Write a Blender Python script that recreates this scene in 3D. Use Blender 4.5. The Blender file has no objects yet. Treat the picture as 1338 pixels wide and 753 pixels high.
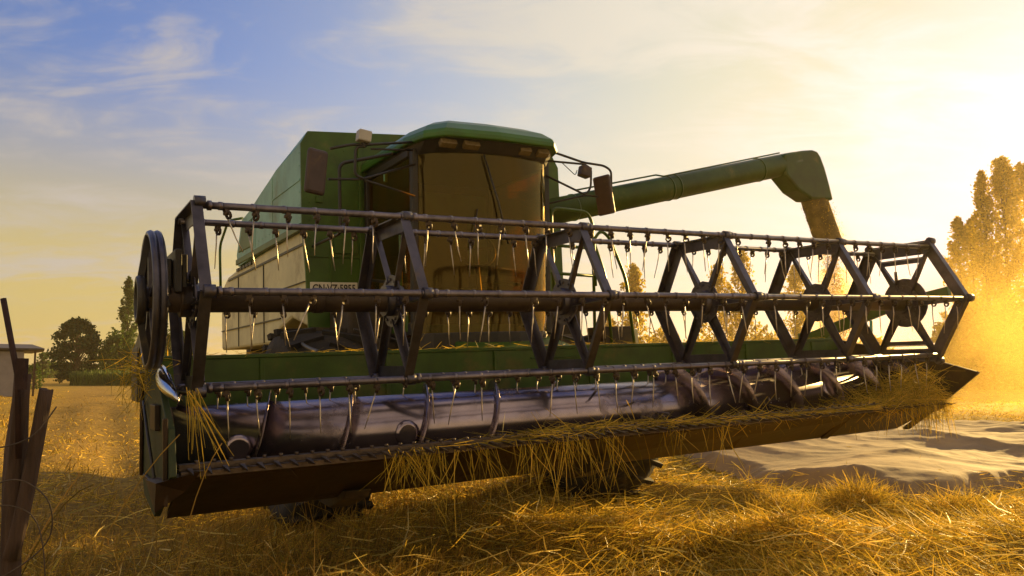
import bpy, math, random
import numpy as np
from mathutils import Vector, Matrix

random.seed(7)
rng = np.random.default_rng(11)
C = bpy.context.scene.collection
R = math.radians
scene = bpy.context.scene

# ------------------------------------------------------------------ camera, sky, sun, exposure
EYE = 1.25
cam = bpy.data.cameras.new('camera')
cam_o = bpy.data.objects.new('camera', cam); C.objects.link(cam_o)
cam_o.location = (0, 0, EYE)
cam_o.rotation_euler = (R(90 + 5.84), 0, 0)
cam.sensor_width = 36; cam.lens = 29.06; cam.clip_start = .05; cam.clip_end = 5000
scene.camera = cam_o

SUN_AZ, SUN_EL = R(37.5), R(12.0)          # azimuth measured from +Y towards +X
sun = bpy.data.lights.new('sun', 'SUN'); sun.energy = 5.0; sun.angle = R(.6); sun.color = (1.0, .64, .20)
sun_o = bpy.data.objects.new('sun', sun); C.objects.link(sun_o)
sd = Vector((math.sin(SUN_AZ) * math.cos(SUN_EL), math.cos(SUN_AZ) * math.cos(SUN_EL), math.sin(SUN_EL)))
sun_o.rotation_euler = sd.to_track_quat('Z', 'Y').to_euler()
sun_o.location = sd * 60

world = bpy.data.worlds.new('World'); scene.world = world; world.use_nodes = True
wt = world.node_tree; wn = wt.nodes; wl = wt.links
wn.clear()
SKY_STRENGTH = .06
SKY_TINT = (.72, .84, 1.36)
def wnode(t, **k):
    n = wn.new(t)
    for a, b in k.items(): setattr(n, a, b)
    return n
def wmath(op, a, b=None, c=None, clamp=False):
    n = wn.new('ShaderNodeMath'); n.operation = op; n.use_clamp = clamp
    for i, v in enumerate((a, b, c)):
        if v is None: continue
        if isinstance(v, (int, float)): n.inputs[i].default_value = v
        else: wl.new(v, n.inputs[i])
    return n.outputs[0]
def wmix(fac, a, b, blend='MIX'):
    n = wn.new('ShaderNodeMix'); n.data_type = 'RGBA'; n.blend_type = blend; n.clamp_result = False
    for s, v in ((n.inputs[0], fac), (n.inputs[6], a), (n.inputs[7], b)):
        if isinstance(v, (int, float)): s.default_value = v
        elif isinstance(v, tuple): s.default_value = (*v, 1)
        else: wl.new(v, s)
    return n.outputs[2]
def wramp(v, a, b, smooth=True):
    n = wn.new('ShaderNodeMapRange'); n.interpolation_type = 'SMOOTHSTEP' if smooth else 'LINEAR'
    wl.new(v, n.inputs[0]); n.inputs[1].default_value = a; n.inputs[2].default_value = b
    return n.outputs[0]
sky = wnode('ShaderNodeTexSky', sky_type='NISHITA', sun_disc=False, sun_elevation=SUN_EL, sun_rotation=SUN_AZ)
sky.air_density = 1.2; sky.dust_density = 2.2; sky.ozone_density = 2.0
tc = wnode('ShaderNodeTexCoord')
sep = wnode('ShaderNodeSeparateXYZ'); wl.new(tc.outputs['Generated'], sep.inputs[0])
dz = sep.outputs[2]
dot = wnode('ShaderNodeVectorMath', operation='DOT_PRODUCT')
wl.new(tc.outputs['Generated'], dot.inputs[0]); dot.inputs[1].default_value = tuple(sd)
cosang = dot.outputs['Value']
# clouds lie on a high flat layer: coordinates are direction.xy / elevation
den = wmath('ADD', wmath('MAXIMUM', dz, 0), .16)
cmb = wnode('ShaderNodeCombineXYZ')
wl.new(wmath('DIVIDE', sep.outputs[0], den), cmb.inputs[0]); wl.new(wmath('DIVIDE', sep.outputs[1], den), cmb.inputs[1])
def cloud_noise(scale, rot, stretch, detail, rough, dist, off):
    mp = wnode('ShaderNodeMapping'); wl.new(cmb.outputs[0], mp.inputs[0])
    mp.inputs['Rotation'].default_value = (0, 0, rot); mp.inputs['Scale'].default_value = stretch; mp.inputs['Location'].default_value = off
    nz = wnode('ShaderNodeTexNoise'); wl.new(mp.outputs[0], nz.inputs[0])
    nz.inputs['Scale'].default_value = scale; nz.inputs['Detail'].default_value = detail
    nz.inputs['Roughness'].default_value = rough; nz.inputs['Distortion'].default_value = dist
    return nz.outputs[0]
n1 = cloud_noise(1.0, .9, (1, 1.5, 1), 8, .56, .6, (3.1, 1.7, 0))
n2 = cloud_noise(2.8, .75, (1, 1.9, 1), 10, .60, 1.1, (7.3, 2.2, 0))
cl = wmath('ADD', wmath('MULTIPLY', n1, .60), wmath('MULTIPLY', n2, .40))
toward = wmath('POWER', wramp(cosang, .44, .96, False), 2.0)
behind = wramp(wmath('MULTIPLY', sep.outputs[1], -1.0), -.25, .5)   # unseen warm cloud added behind the camera to brighten the machine's front
cl = wmath('ADD', cl, wmath('ADD', wmath('MULTIPLY', toward, .05), wmath('MULTIPLY', behind, .16)))
mask = wramp(cl, .46, .66)
low = wmath('SUBTRACT', 1.0, wramp(dz, .08, .36))              # 1 near the horizon
base = wmix(1.0, sky.outputs[0], SKY_TINT, 'MULTIPLY')
base = wmix(wmath('MULTIPLY', toward, .95), base, (5.1, 5.0, 2.7))
warm = wmix(toward, (4.9, 3.8, 1.4), (6.4, 6.0, 5.0))         # thin high cloud lit by a low sun
base = wmix(wmath('MULTIPLY', low, .94), base, warm)
ccol = wmix(toward, (4.2, 3.8, 3.4), (6.5, 6.2, 5.2))
ccol = wmix(behind, ccol, (5.0, 3.7, 2.1))
out = wmix(wmath('MULTIPLY', mask, .85), base, ccol)
gl = wmath('POWER', wmath('MAXIMUM', cosang, 0), 26)
out = wmix(1.0, out, wmix(gl, (0, 0, 0), (1.4, 1.2, 3.6)), 'ADD')
bg = wnode('ShaderNodeBackground'); wl.new(out, bg.inputs[0]); bg.inputs[1].default_value = SKY_STRENGTH
wo = wnode('ShaderNodeOutputWorld'); wl.new(bg.outputs[0], wo.inputs[0])
world.cycles.sampling_method = 'AUTOMATIC'

scene.view_settings.view_transform = 'Standard'; scene.view_settings.look = 'None'
scene.view_settings.exposure = 1.2; scene.view_settings.gamma = 1
scene.render.engine = 'CYCLES'
scene.cycles.use_denoising = True
scene.cycles.max_bounces = 8; scene.cycles.diffuse_bounces = 3; scene.cycles.glossy_bounces = 3
scene.cycles.transmission_bounces = 6; scene.cycles.transparent_max_bounces = 12; scene.cycles.volume_bounces = 0
scene.cycles.volume_step_rate = 4; scene.cycles.volume_max_steps = 64
scene.cycles.sample_clamp_indirect = 4

# ------------------------------------------------------------------ materials
def mat(name, col, rough=.6, metal=0, var=.25, scale=6, dirt=None, dirt_amt=.4, dirt_scale=2.5, bump=.15, bump_scale=40,
        island=0.0, trans=0, col2=None, spec=.5, stretch=(1, 1, 1), coord='Object', coat=0):
    m = bpy.data.materials.new(name); m.use_nodes = True
    nt = m.node_tree; n = nt.nodes; l = nt.links
    b = n['Principled BSDF']
    tc = n.new('ShaderNodeTexCoord')
    mp = n.new('ShaderNodeMapping'); l.new(tc.outputs[coord], mp.inputs[0]); mp.inputs['Scale'].default_value = stretch
    nz = n.new('ShaderNodeTexNoise'); l.new(mp.outputs[0], nz.inputs[0])
    nz.inputs['Scale'].default_value = scale; nz.inputs['Detail'].default_value = 7; nz.inputs['Roughness'].default_value = .62
    rp = n.new('ShaderNodeValToRGB'); l.new(nz.outputs[0], rp.inputs[0])
    c2 = col2 or tuple(min(1, c * (1 + var * 1.6)) for c in col)
    rp.color_ramp.elements[0].position = .3; rp.color_ramp.elements[1].position = .72
    rp.color_ramp.elements[0].color = (*[c * (1 - var) for c in col], 1); rp.color_ramp.elements[1].color = (*c2, 1)
    cout = rp.outputs[0]
    rsock = None
    if dirt:
        nd = n.new('ShaderNodeTexNoise'); l.new(mp.outputs[0], nd.inputs[0])
        nd.inputs['Scale'].default_value = dirt_scale; nd.inputs['Detail'].default_value = 9; nd.inputs['Roughness'].default_value = .7
        mr = n.new('ShaderNodeMapRange'); mr.interpolation_type = 'SMOOTHSTEP'; l.new(nd.outputs[0], mr.inputs[0])
        mr.inputs[1].default_value = .72 - dirt_amt * .45; mr.inputs[2].default_value = .80; mr.inputs[4].default_value = .85
        mx = n.new('ShaderNodeMix'); mx.data_type = 'RGBA'; l.new(mr.outputs[0], mx.inputs[0]); l.new(cout, mx.inputs[6])
        mx.inputs[7].default_value = (*dirt, 1); cout = mx.outputs[2]
        rr = n.new('ShaderNodeMapRange'); l.new(mr.outputs[0], rr.inputs[0])
        rr.inputs[3].default_value = rough; rr.inputs[4].default_value = min(1, rough + .35); rsock = rr.outputs[0]
        if metal:
            mm = n.new('ShaderNodeMapRange'); l.new(mr.outputs[0], mm.inputs[0]); mm.inputs[3].default_value = metal; mm.inputs[4].default_value = 0
            l.new(mm.outputs[0], b.inputs['Metallic'])
    if island:
        g = n.new('ShaderNodeNewGeometry')
        hs = n.new('ShaderNodeHueSaturation'); l.new(cout, hs.inputs['Color'])
        v = n.new('ShaderNodeMapRange'); l.new(g.outputs['Random Per Island'], v.inputs[0])
        v.inputs[3].default_value = 1 - island; v.inputs[4].default_value = 1 + island * 1.1; l.new(v.outputs[0], hs.inputs['Value'])
        h = n.new('ShaderNodeMapRange'); l.new(g.outputs['Random Per Island'], h.inputs[0])
        h.inputs[3].default_value = .515; h.inputs[4].default_value = .49; l.new(h.outputs[0], hs.inputs['Hue'])
        cout = hs.outputs[0]
    l.new(cout, b.inputs['Base Color'])
    b.inputs['Roughness'].default_value = rough
    if rsock is not None: l.new(rsock, b.inputs['Roughness'])
    if not (dirt and metal): b.inputs['Metallic'].default_value = metal
    b.inputs['Specular IOR Level'].default_value = spec
    if coat: b.inputs['Coat Weight'].default_value = coat
    if bump:
        nb = n.new('ShaderNodeTexNoise'); l.new(mp.outputs[0], nb.inputs[0]); nb.inputs['Scale'].default_value = bump_scale; nb.inputs['Detail'].default_value = 4
        bp = n.new('ShaderNodeBump'); bp.inputs['Strength'].default_value = bump; bp.inputs['Distance'].default_value = .01
        l.new(nb.outputs[0], bp.inputs['Height']); l.new(bp.outputs[0], b.inputs['Normal'])
    if trans:
        tr = n.new('ShaderNodeBsdfTranslucent'); l.new(cout, tr.inputs[0])
        ms = n.new('ShaderNodeMixShader'); ms.inputs[0].default_value = trans
        l.new(b.outputs[0], ms.inputs[1]); l.new(tr.outputs[0], ms.inputs[2]); l.new(ms.outputs[0], n['Material Output'].inputs[0])
    return m

DUST = (.20, .14, .045)
M = {
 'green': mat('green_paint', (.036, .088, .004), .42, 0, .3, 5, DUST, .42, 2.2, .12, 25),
 'green_side': mat('skylit_green_paint', (.21, .42, .36), .5, 0, .2, 3, (.26, .25, .13), .5, 1.6, .1, 20),  # lighter, bluer copy of the green: sky light put into the tank colour
 'green_roof': mat('green_roof_paint', (.035, .125, .010), .36, 0, .2, 5, DUST, .3, 2, .06, 25),
 'cream': mat('faded_pale_panel', (.64, .60, .36), .55, 0, .16, 2.5, (.22, .18, .10), .5, 2.2, .12, 14),
 'black': mat('black_plastic', (.018, .015, .014), .45, 0, .3, 10, DUST, .32, 3, .1, 40),
 'dark': mat('dark_underbody', (.035, .025, .016), .7, .1, .35, 5, DUST, .5, 3, .3, 20),
 'reel': mat('worn_dark_reel_paint', (.085, .08, .105), .36, .80, .35, 8, (.13, .085, .045), .34, 6, .12, 60),
 'tube': mat('reel_tube_brown', (.045, .028, .018), .5, .3, .35, 6, (.13, .09, .04), .45, 5, .15, 50),
 'bar': mat('worn_steel_bar', (.17, .15, .18), .33, .85, .35, 12, (.10, .07, .05), .30, 9, .1, 60),
 'tine': mat('galvanised_tine_wire', (.52, .46, .38), .38, .75, .3, 30, None, bump=0),
 'auger': mat('polished_auger_steel', (.33, .28, .34), .20, .95, .28, 3, (.07, .032, .016), .42, 4, .10, 8, stretch=(1, 1, 1)),
 'flight': mat('flight_steel', (.30, .23, .24), .26, .95, .3, 8, (.13, .075, .04), .45, 5, .1, 30),
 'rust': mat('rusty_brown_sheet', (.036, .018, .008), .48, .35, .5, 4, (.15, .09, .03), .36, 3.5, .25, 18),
 'knife': mat('cutter_steel', (.10, .075, .06), .42, .8, .4, 20, (.12, .07, .03), .5, 12, .3, 60),
 'chrome': mat('polished_guard', (.62, .64, .70), .10, 1, .1, 8, (.12, .10, .09), .28, 9, .04, 20),
 'seal': mat('rubber_boot', (.13, .095, .025), .85, 0, .35, 8, (.30, .20, .08), .6, 4, .5, 30),
 'tyre': mat('tyre_rubber', (.02, .018, .016), .85, 0, .3, 8, DUST, .5, 4, .3, 40),
 'rim': mat('wheel_rim_yellow', (.45, .30, .04), .5, 0, .2, 8, DUST, .5, 4),
 'mirror_back': mat('mirror_back_plastic', (.05, .028, .024), .5, 0, .2, 10, DUST, .3, 4),
 'lampgrey': mat('work_lamp_housing', (.42, .40, .36), .5, 0, .1, 10),
 'lens': mat('lamp_lens', (.20, .14, .06), .25, .2, .2, 40, None, bump=.3, bump_scale=120),
 'teal': mat('pale_green_lamp_back', (.20, .48, .28), .5, 0, .1, 10),
 'plate': mat('number_plate_white', (.72, .68, .58), .5, 0, .08, 20, DUST, .2, 6),
 'ink': mat('number_plate_ink', (.02, .018, .016), .6, 0, .1, 10, None, bump=0),
 'straw': mat('straw', (.54, .37, .045), .55, 0, .3, 3, None, bump=0, island=.62, trans=.42, spec=.15),
 'straw_dark': mat('chaff', (.30, .185, .035), .75, 0, .3, 3, None, bump=0, island=.5, trans=.2, spec=.2),
 'straw_pale': mat('pale_straw', (.60, .46, .12), .5, 0, .3, 3, None, bump=0, island=.5, trans=.3, spec=.3),
 'green_dirty': mat('crop_stained_green_paint', (.020, .034, .006), .6, 0, .4, 8, (.09, .06, .02), .5, 4, .3, 25),
 'green_spout': mat('spout_green_paint', (.020, .056, .005), .45, 0, .3, 4, DUST, .36, 2, .1, 20),
 'wood': mat('weathered_post_wood', (.062, .036, .024), .85, 0, .5, 5, (.12, .085, .06), .40, 9, 1.0, 18, stretch=(5, 5, .6)),
 'iron': mat('rusty_iron', (.035, .016, .013), .7, .4, .4, 20, bump=.4),
 'wire': mat('old_fence_wire', (.10, .075, .055), .6, .6, .3, 30, None, bump=0),
 'bark': mat('bark', (.07, .045, .025), .9, 0, .4, 4, None, bump=.8, bump_scale=8, stretch=(3, 3, .6)),
 'leaf_dark': mat('dark_leaves', (.022, .050, .010), .6, 0, .3, .6, None, bump=0, island=.5, trans=.35, spec=.25),
 'leaf_olive': mat('olive_leaves', (.060, .100, .012), .6, 0, .3, .6, None, bump=0, island=.5, trans=.4, spec=.25),
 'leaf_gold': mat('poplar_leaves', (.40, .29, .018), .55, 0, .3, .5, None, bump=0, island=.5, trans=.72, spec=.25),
 'crop': mat('green_crop', (.09, .13, .02), .7, 0, .3, .5, None, bump=0, island=.4, trans=.35),
 'shed': mat('pale_shed_sheet', (.24, .23, .25), .7, 0, .12, 2, (.45, .33, .06), .32, 1.1, .2, 12),
 'roofsheet': mat('shed_roof_sheet', (.06, .05, .045), .6, .3, .3, 3),
 'rubble': mat('rubble', (.12, .09, .065), .9, 0, .5, 3, None, bump=.8, bump_scale=10, island=.4),
 'tarp': mat('dusty_tarpaulin', (.22, .145, .075), .85, 0, .4, .8, (.33, .22, .10), .55, 1.6, .6, 8),
 'seat': mat('seat_fabric', (.05, .04, .03), .85, 0, .2, 20),
}

def glass_mat(name, tint, refl):
    m = bpy.data.materials.new(name); m.use_nodes = True
    n = m.node_tree.nodes; l = m.node_tree.links; n.clear()
    t = n.new('ShaderNodeBsdfTransparent'); t.inputs[0].default_value = (*tint, 1)
    g = n.new('ShaderNodeBsdfGlossy'); g.inputs[0].default_value = (1, .80, .34, 1); g.inputs['Roughness'].default_value = .06
    d = n.new('ShaderNodeBsdfDiffuse'); d.inputs[0].default_value = (.24, .16, .015, 1)
    fr = n.new('ShaderNodeFresnel'); fr.inputs[0].default_value = refl
    mx = n.new('ShaderNodeMixShader'); l.new(fr.outputs[0], mx.inputs[0]); l.new(t.outputs[0], mx.inputs[1]); l.new(g.outputs[0], mx.inputs[2])
    tc = n.new('ShaderNodeTexCoord'); mp = n.new('ShaderNodeMapping'); l.new(tc.outputs['Object'], mp.inputs[0]); mp.inputs['Scale'].default_value = (4, 4, .7)
    nz = n.new('ShaderNodeTexNoise'); l.new(mp.outputs[0], nz.inputs[0]); nz.inputs['Scale'].default_value = 2.2; nz.inputs['Detail'].default_value = 8
    mr = n.new('ShaderNodeMapRange'); l.new(nz.outputs[0], mr.inputs[0]); mr.inputs[1].default_value = .42; mr.inputs[2].default_value = .8
    mr.inputs[3].default_value = .0; mr.inputs[4].default_value = .16
    m2 = n.new('ShaderNodeMixShader'); l.new(mr.outputs[0], m2.inputs[0]); l.new(mx.outputs[0], m2.inputs[1]); l.new(d.outputs[0], m2.inputs[2])
    o = n.new('ShaderNodeOutputMaterial'); l.new(m2.outputs[0], o.inputs[0])
    return m
M['glass'] = glass_mat('dusty_cab_glass', (.66, .50, .11), 1.65)

# ------------------------------------------------------------------ mesh builder
class MB:
    def __init__(s): s.v = []; s.f = []; s.m = []; s.sm = []; s.mi = 0; s.smooth = False
    def add(s, vs, fs, smooth=None):
        k = len(s.v); s.v += [tuple(v) for v in vs]
        for f in fs:
            s.f.append(tuple(i + k for i in f)); s.m.append(s.mi); s.sm.append(s.smooth if smooth is None else smooth)
        return s
    def box(s, a, b, rot=None):
        (x0, y0, z0), (x1, y1, z1) = a, b
        vs = [(x, y, z) for x in (x0, x1) for y in (y0, y1) for z in (z0, z1)]
        if rot is not None:
            c = Vector(((x0 + x1) / 2, (y0 + y1) / 2, (z0 + z1) / 2))
            vs = [tuple(c + rot @ (Vector(v) - c)) for v in vs]
        return s.add(vs, [(0, 1, 3, 2), (4, 6, 7, 5), (0, 4, 5, 1), (2, 3, 7, 6), (0, 2, 6, 4), (1, 5, 7, 3)])
    def beam(s, p, q, w, h, up=(0, 0, 1)):
        p, q = Vector(p), Vector(q); d = (q - p).normalized(); u = Vector(up)
        a = d.cross(u)
        if a.length < 1e-4: a = d.cross(Vector((1, 0, 0)))
        a.normalize(); u = a.cross(d)
        vs = [p + a * (i * w / 2) + u * (j * h / 2) for i, j in ((-1, -1), (1, -1), (1, 1), (-1, 1))] + [q + a * (i * w / 2) + u * (j * h / 2) for i, j in ((-1, -1), (1, -1), (1, 1), (-1, 1))]
        return s.add(vs, [(0, 3, 2, 1), (4, 5, 6, 7), (0, 1, 5, 4), (1, 2, 6, 5), (2, 3, 7, 6), (3, 0, 4, 7)])
    def path(s, pts, r, n=8, closed=False, caps=True):
        pts = [Vector(p) for p in pts]; rs = r if isinstance(r, (list, tuple)) else [r] * len(pts)
        k0 = len(s.v); prev = None; N = len(pts)
        for i, p in enumerate(pts):
            if closed: d = pts[(i + 1) % N] - pts[i - 1]
            else: d = pts[min(i + 1, N - 1)] - pts[max(i - 1, 0)]
            d.normalize()
            if prev is None:
                a = d.cross(Vector((0, 0, 1)))
                if a.length < .05: a = d.cross(Vector((1, 0, 0)))
            else: a = prev - d * prev.dot(d)
            a.normalize(); prev = a; b = d.cross(a)
            for j in range(n):
                t = 2 * math.pi * j / n
                s.v.append(tuple(p + (a * math.cos(t) + b * math.sin(t)) * rs[i]))
        for i in range(N if closed else N - 1):
            for j in range(n):
                j2 = (j + 1) % n; i2 = (i + 1) % N
                s.f.append((k0 + i * n + j, k0 + i * n + j2, k0 + i2 * n + j2, k0 + i2 * n + j)); s.m.append(s.mi); s.sm.append(True)
        if caps and not closed:
            s.f.append(tuple(k0 + j for j in range(n))[::-1]); s.m.append(s.mi); s.sm.append(False)
            s.f.append(tuple(k0 + (N - 1) * n + j for j in range(n))); s.m.append(s.mi); s.sm.append(False)
        return s
    def tube(s, p, q, r, n=12): return s.path([p, q], r, n)
    def prism(s, poly, ax, a, b):
        "extrude a 2-D polygon along axis ax from a to b"
        def mk(u, v, w): return {0: (w, u, v), 1: (u, w, v), 2: (u, v, w)}[ax]
        n = len(poly)
        vs = [mk(u, v, a) for u, v in poly] + [mk(u, v, b) for u, v in poly]
        return s.add(vs, [tuple(range(n))[::-1], tuple(range(n, 2 * n))] + [(i, (i + 1) % n, n + (i + 1) % n, n + i) for i in range(n)])
    def loft(s, rings, cap=True):
        n = len(rings[0]); vs = [p for r in rings for p in r]; fs = []
        for k in range(len(rings) - 1):
            for i in range(n): fs.append((k * n + i, k * n + (i + 1) % n, (k + 1) * n + (i + 1) % n, (k + 1) * n + i))
        if cap: fs += [tuple(range(n))[::-1], tuple(range((len(rings) - 1) * n, len(rings) * n))]
        return s.add(vs, fs)
    def build(s, name, mats, parent=None, off=(0, 0, 0), bevel=0, hide=None):
        me = bpy.data.meshes.new(name)
        ox, oy, oz = off
        me.from_pydata([(x - ox, y - oy, z - oz) for x, y, z in s.v], [], s.f)
        if not isinstance(mats, (list, tuple)): mats = [mats]
        for m in mats: me.materials.append(m)
        me.polygons.foreach_set('material_index', s.m); me.polygons.foreach_set('use_smooth', s.sm)
        me.update()
        import bmesh
        bm = bmesh.new(); bm.from_mesh(me); bmesh.ops.recalc_face_normals(bm, faces=bm.faces); bm.to_mesh(me); bm.free()
        o = bpy.data.objects.new(name, me); C.objects.link(o)
        if parent is not None: o.parent = parent
        if bevel:
            b = o.modifiers.new('bevel', 'BEVEL'); b.width = bevel; b.segments = 2; b.limit_method = 'ANGLE'; b.angle_limit = R(40)
        return o
def tag(o, label=None, cat=None, group=None, kind=None):
    if label: o['label'] = label
    if cat: o['category'] = cat
    if group: o['group'] = group
    if kind: o['kind'] = kind
    return o
def empty(name, loc, rot=(0, 0, 0)):
    o = bpy.data.objects.new(name, None); C.objects.link(o); o.location = loc; o.rotation_euler = rot; o.empty_display_size = .3
    return o
def np_mesh(name, verts, faces, m, parent=None, smooth=False):
    me = bpy.data.meshes.new(name)
    nv, nf, k = len(verts), len(faces), faces.shape[1]
    me.vertices.add(nv); me.vertices.foreach_set('co', verts.astype(np.float32).ravel())
    me.loops.add(nf * k); me.loops.foreach_set('vertex_index', faces.astype(np.int32).ravel())
    me.polygons.add(nf); me.polygons.foreach_set('loop_start', np.arange(0, nf * k, k, dtype=np.int32)); me.polygons.foreach_set('loop_total', np.full(nf, k, np.int32))
    me.update(calc_edges=True); me.materials.append(m)
    if smooth: me.polygons.foreach_set('use_smooth', np.ones(nf, bool))
    o = bpy.data.objects.new(name, me); C.objects.link(o)
    if parent is not None: o.parent = parent
    return o
def rounded(pts, r, n=5):
    "replace the inner corners of a polyline by arcs"
    pts = [Vector(p) for p in pts]; out = [pts[0]]
    for i in range(1, len(pts) - 1):
        a, b, c = pts[i - 1], pts[i], pts[i + 1]
        d1 = (a - b); d2 = (c - b); k = min(r, d1.length * .45, d2.length * .45)
        p, q = b + d1.normalized() * k, b + d2.normalized() * k
        for j in range(n + 1):
            t = j / n; out.append(p * (1 - t) ** 2 + b * 2 * t * (1 - t) + q * t * t)
    return out + [pts[-1]]

# ------------------------------------------------------------------ ground
def sm(a, b, x):
    t = np.clip((x - a) / (b - a), 0, 1); return t * t * (3 - 2 * t)
_k = [(rng.uniform(.5, 3.2), rng.uniform(0, 6.28), rng.uniform(0, 6.28)) for _ in range(26)]
def height(x, y):
    h = np.zeros_like(x)
    for f, a, p in _k: h += np.sin((x * math.cos(a) + y * math.sin(a)) * f + p) * .016 / f ** .6
    tx = x + .495 * y                                            # distance across the track
    near = 1 - sm(30, 60, np.hypot(x, y))
    h -= .09 * (np.exp(-((tx - .35) / .33) ** 2) + np.exp(-((tx + 1.25) / .33) ** 2)) * near
    # raked straw: low rolls in the foreground
    def ridge(x0, y0, x1, y1, w, a):
        dx, dy = x1 - x0, y1 - y0; L = math.hypot(dx, dy); t = np.clip(((x - x0) * dx + (y - y0) * dy) / L / L, 0, 1)
        d = np.hypot(x - x0 - t * dx, y - y0 - t * dy); return a * np.exp(-(d / w) ** 2)
    h += ridge(.4, 8.9, 2.3, 8.2, .4, .20) + ridge(2.0, 5.6, 5.4, 6.2, .5, .13) + ridge(.2, 5.9, 1.6, 5.5, .5, .12)
    h += .11 * np.exp(-(((x - 3.25) / .33) ** 2 + ((y - 8.0) / .3) ** 2))
    h += .20 * np.exp(-(((x - .75) / .55) ** 2 + ((y - 9.4) / .6) ** 2))
    h += ridge(-1.0, 6.0, .2, 6.9, .5, .06)
    return h
def track_mask(x, y):
    tx = x + .495 * y
    m = np.exp(-((tx - .35) / .55) ** 2) + np.exp(-((tx + 1.25) / .55) ** 2) + .55 * np.exp(-((tx + .45) / .5) ** 2)
    return np.clip(m, 0, 1) * sm(1.0, 3.5, y)
N = 420
u = np.linspace(-1, 1, N); gx = 700 * np.sinh(6.2 * u) / math.sinh(6.2)
v = np.linspace(0, 1, N); gy = -30 + 0 * v; gy = 6 + 800 * np.sinh(7.0 * (v * 1.35 - .35)) / math.sinh(7.0)
X, Y = np.meshgrid(gx, gy); Z = height(X, Y) * (1 - sm(40, 90, np.hypot(X, Y)))
idx = np.arange(N * N).reshape(N, N)
F = np.stack([idx[:-1, :-1], idx[:-1, 1:], idx[1:, 1:], idx[1:, :-1]], -1).reshape(-1, 4)
gm = bpy.data.materials.new('stubble_soil'); gm.use_nodes = True
nt = gm.node_tree; n = nt.nodes; l = nt.links; b = n['Principled BSDF']
tcg = n.new('ShaderNodeTexCoord')
def gnoise(sc, det=8, ro=.65, stretch=(1, 1, 1), rot=0):
    mp = n.new('ShaderNodeMapping'); l.new(tcg.outputs['Object'], mp.inputs[0]); mp.inputs['Scale'].default_value = stretch; mp.inputs['Rotation'].default_value = (0, 0, rot)
    q = n.new('ShaderNodeTexNoise'); l.new(mp.outputs[0], q.inputs[0]); q.inputs['Scale'].default_value = sc; q.inputs['Detail'].default_value = det; q.inputs['Roughness'].default_value = ro
    return q.outputs[0]
def gmix(fac, a, c):
    q = n.new('ShaderNodeMix'); q.data_type = 'RGBA'
    for s_, v_ in ((q.inputs[0], fac), (q.inputs[6], a), (q.inputs[7], c)):
        if isinstance(v_, tuple): s_.default_value = (*v_, 1)
        elif isinstance(v_, float): s_.default_value = v_
        else: l.new(v_, s_)
    return q.outputs[2]
def gramp(v_, a, c):
    q = n.new('ShaderNodeMapRange'); q.interpolation_type = 'SMOOTHSTEP'; l.new(v_, q.inputs[0]); q.inputs[1].default_value = a; q.inputs[2].default_value = c; return q.outputs[0]
soil = gmix(gramp(gnoise(14), .35, .7), (.20, .125, .024), (.42, .27, .045))
strw = gmix(gramp(gnoise(30, 6, .7, (1, 3, 1), .5), .35, .65), (.17, .105, .014), (.50, .33, .045))
strw = gmix(gramp(gnoise(.35, 5), .42, .62), strw, gmix(.5, strw, (.26, .18, .03)))
at = n.new('ShaderNodeAttribute'); at.attribute_name = 'bare'
l.new(gmix(gramp(at.outputs['Fac'], .2, .8), strw, soil), b.inputs['Base Color']); b.inputs['Roughness'].default_value = .9; b.inputs['Specular IOR Level'].default_value = .15
bp = n.new('ShaderNodeBump'); bp.inputs['Strength'].default_value = 1; bp.inputs['Distance'].default_value = .03; l.new(gnoise(24, 9, .75), bp.inputs['Height']); l.new(bp.outputs[0], b.inputs['Normal'])
ground = np_mesh('ground', np.stack([X, Y, Z], -1).reshape(-1, 3), F, gm, smooth=True)
tag(ground, kind='structure')
a_ = ground.data.attributes.new('bare', 'FLOAT', 'POINT'); a_.data.foreach_set('value', track_mask(X, Y).astype(np.float32).ravel())

# ------------------------------------------------------------------ the combine harvester (local frame: x along the header, y backwards, z up from the reel hub)
BASE = (2.75, 3.0, -1.62)
ROT = Matrix.Rotation(.5147, 3, 'Z') @ Matrix.Rotation(-.0387, 3, 'Y')
ORIG = Vector((-1.5736, 4.0515, .355 + EYE))
def w_(p): return ORIG + ROT @ Vector(p)
ROOT = empty('combine_harvester', w_(BASE), (0, -.0387, .5147))
tag(ROOT, 'green combine harvester with raised cutting header and long unloading spout, on the stubble', 'combine harvester')
def part(mb, name, m, parent=ROOT, bevel=0): return mb.build(name, m, parent, BASE, bevel)

# --- grain tank and body
S0, S1 = 1.37, 4.13
tank = MB()
prof = [(3.0, .93), (3.0, 1.66), (3.9, 1.60), (4.55, 1.50), (5.15, 1.40), (5.55, 1.36), (5.85, .98), (5.75, .84)]
top = [(3.0, 1.78), (3.95, 1.70), (4.0, 1.655), (4.7, 1.60), (5.15, 1.44)]
tank.prism([(y, z) for y, z in prof], 0, S0 + .0, S1)
for y in np.arange(3.08, 5.5, .16): tank.tube((S0 - .004, y, 1.0), (S0 + .002, y, 1.0), .010, 6)
for z in np.arange(.98, 1.6, .12): tank.tube((S0 - .004, 3.05, z), (S0 + .002, 3.05, z), .010, 6)
tank.box((S0 - .006, 4.05, .95), (S0 + .001, 4.075, 1.56));tank.box((S0 - .006, 4.85, .95), (S0 + .001, 4.87, 1.42));tank.box((S0 - .007, 3.03, 1.32), (S0 + .001, 4.05, 1.335))

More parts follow.
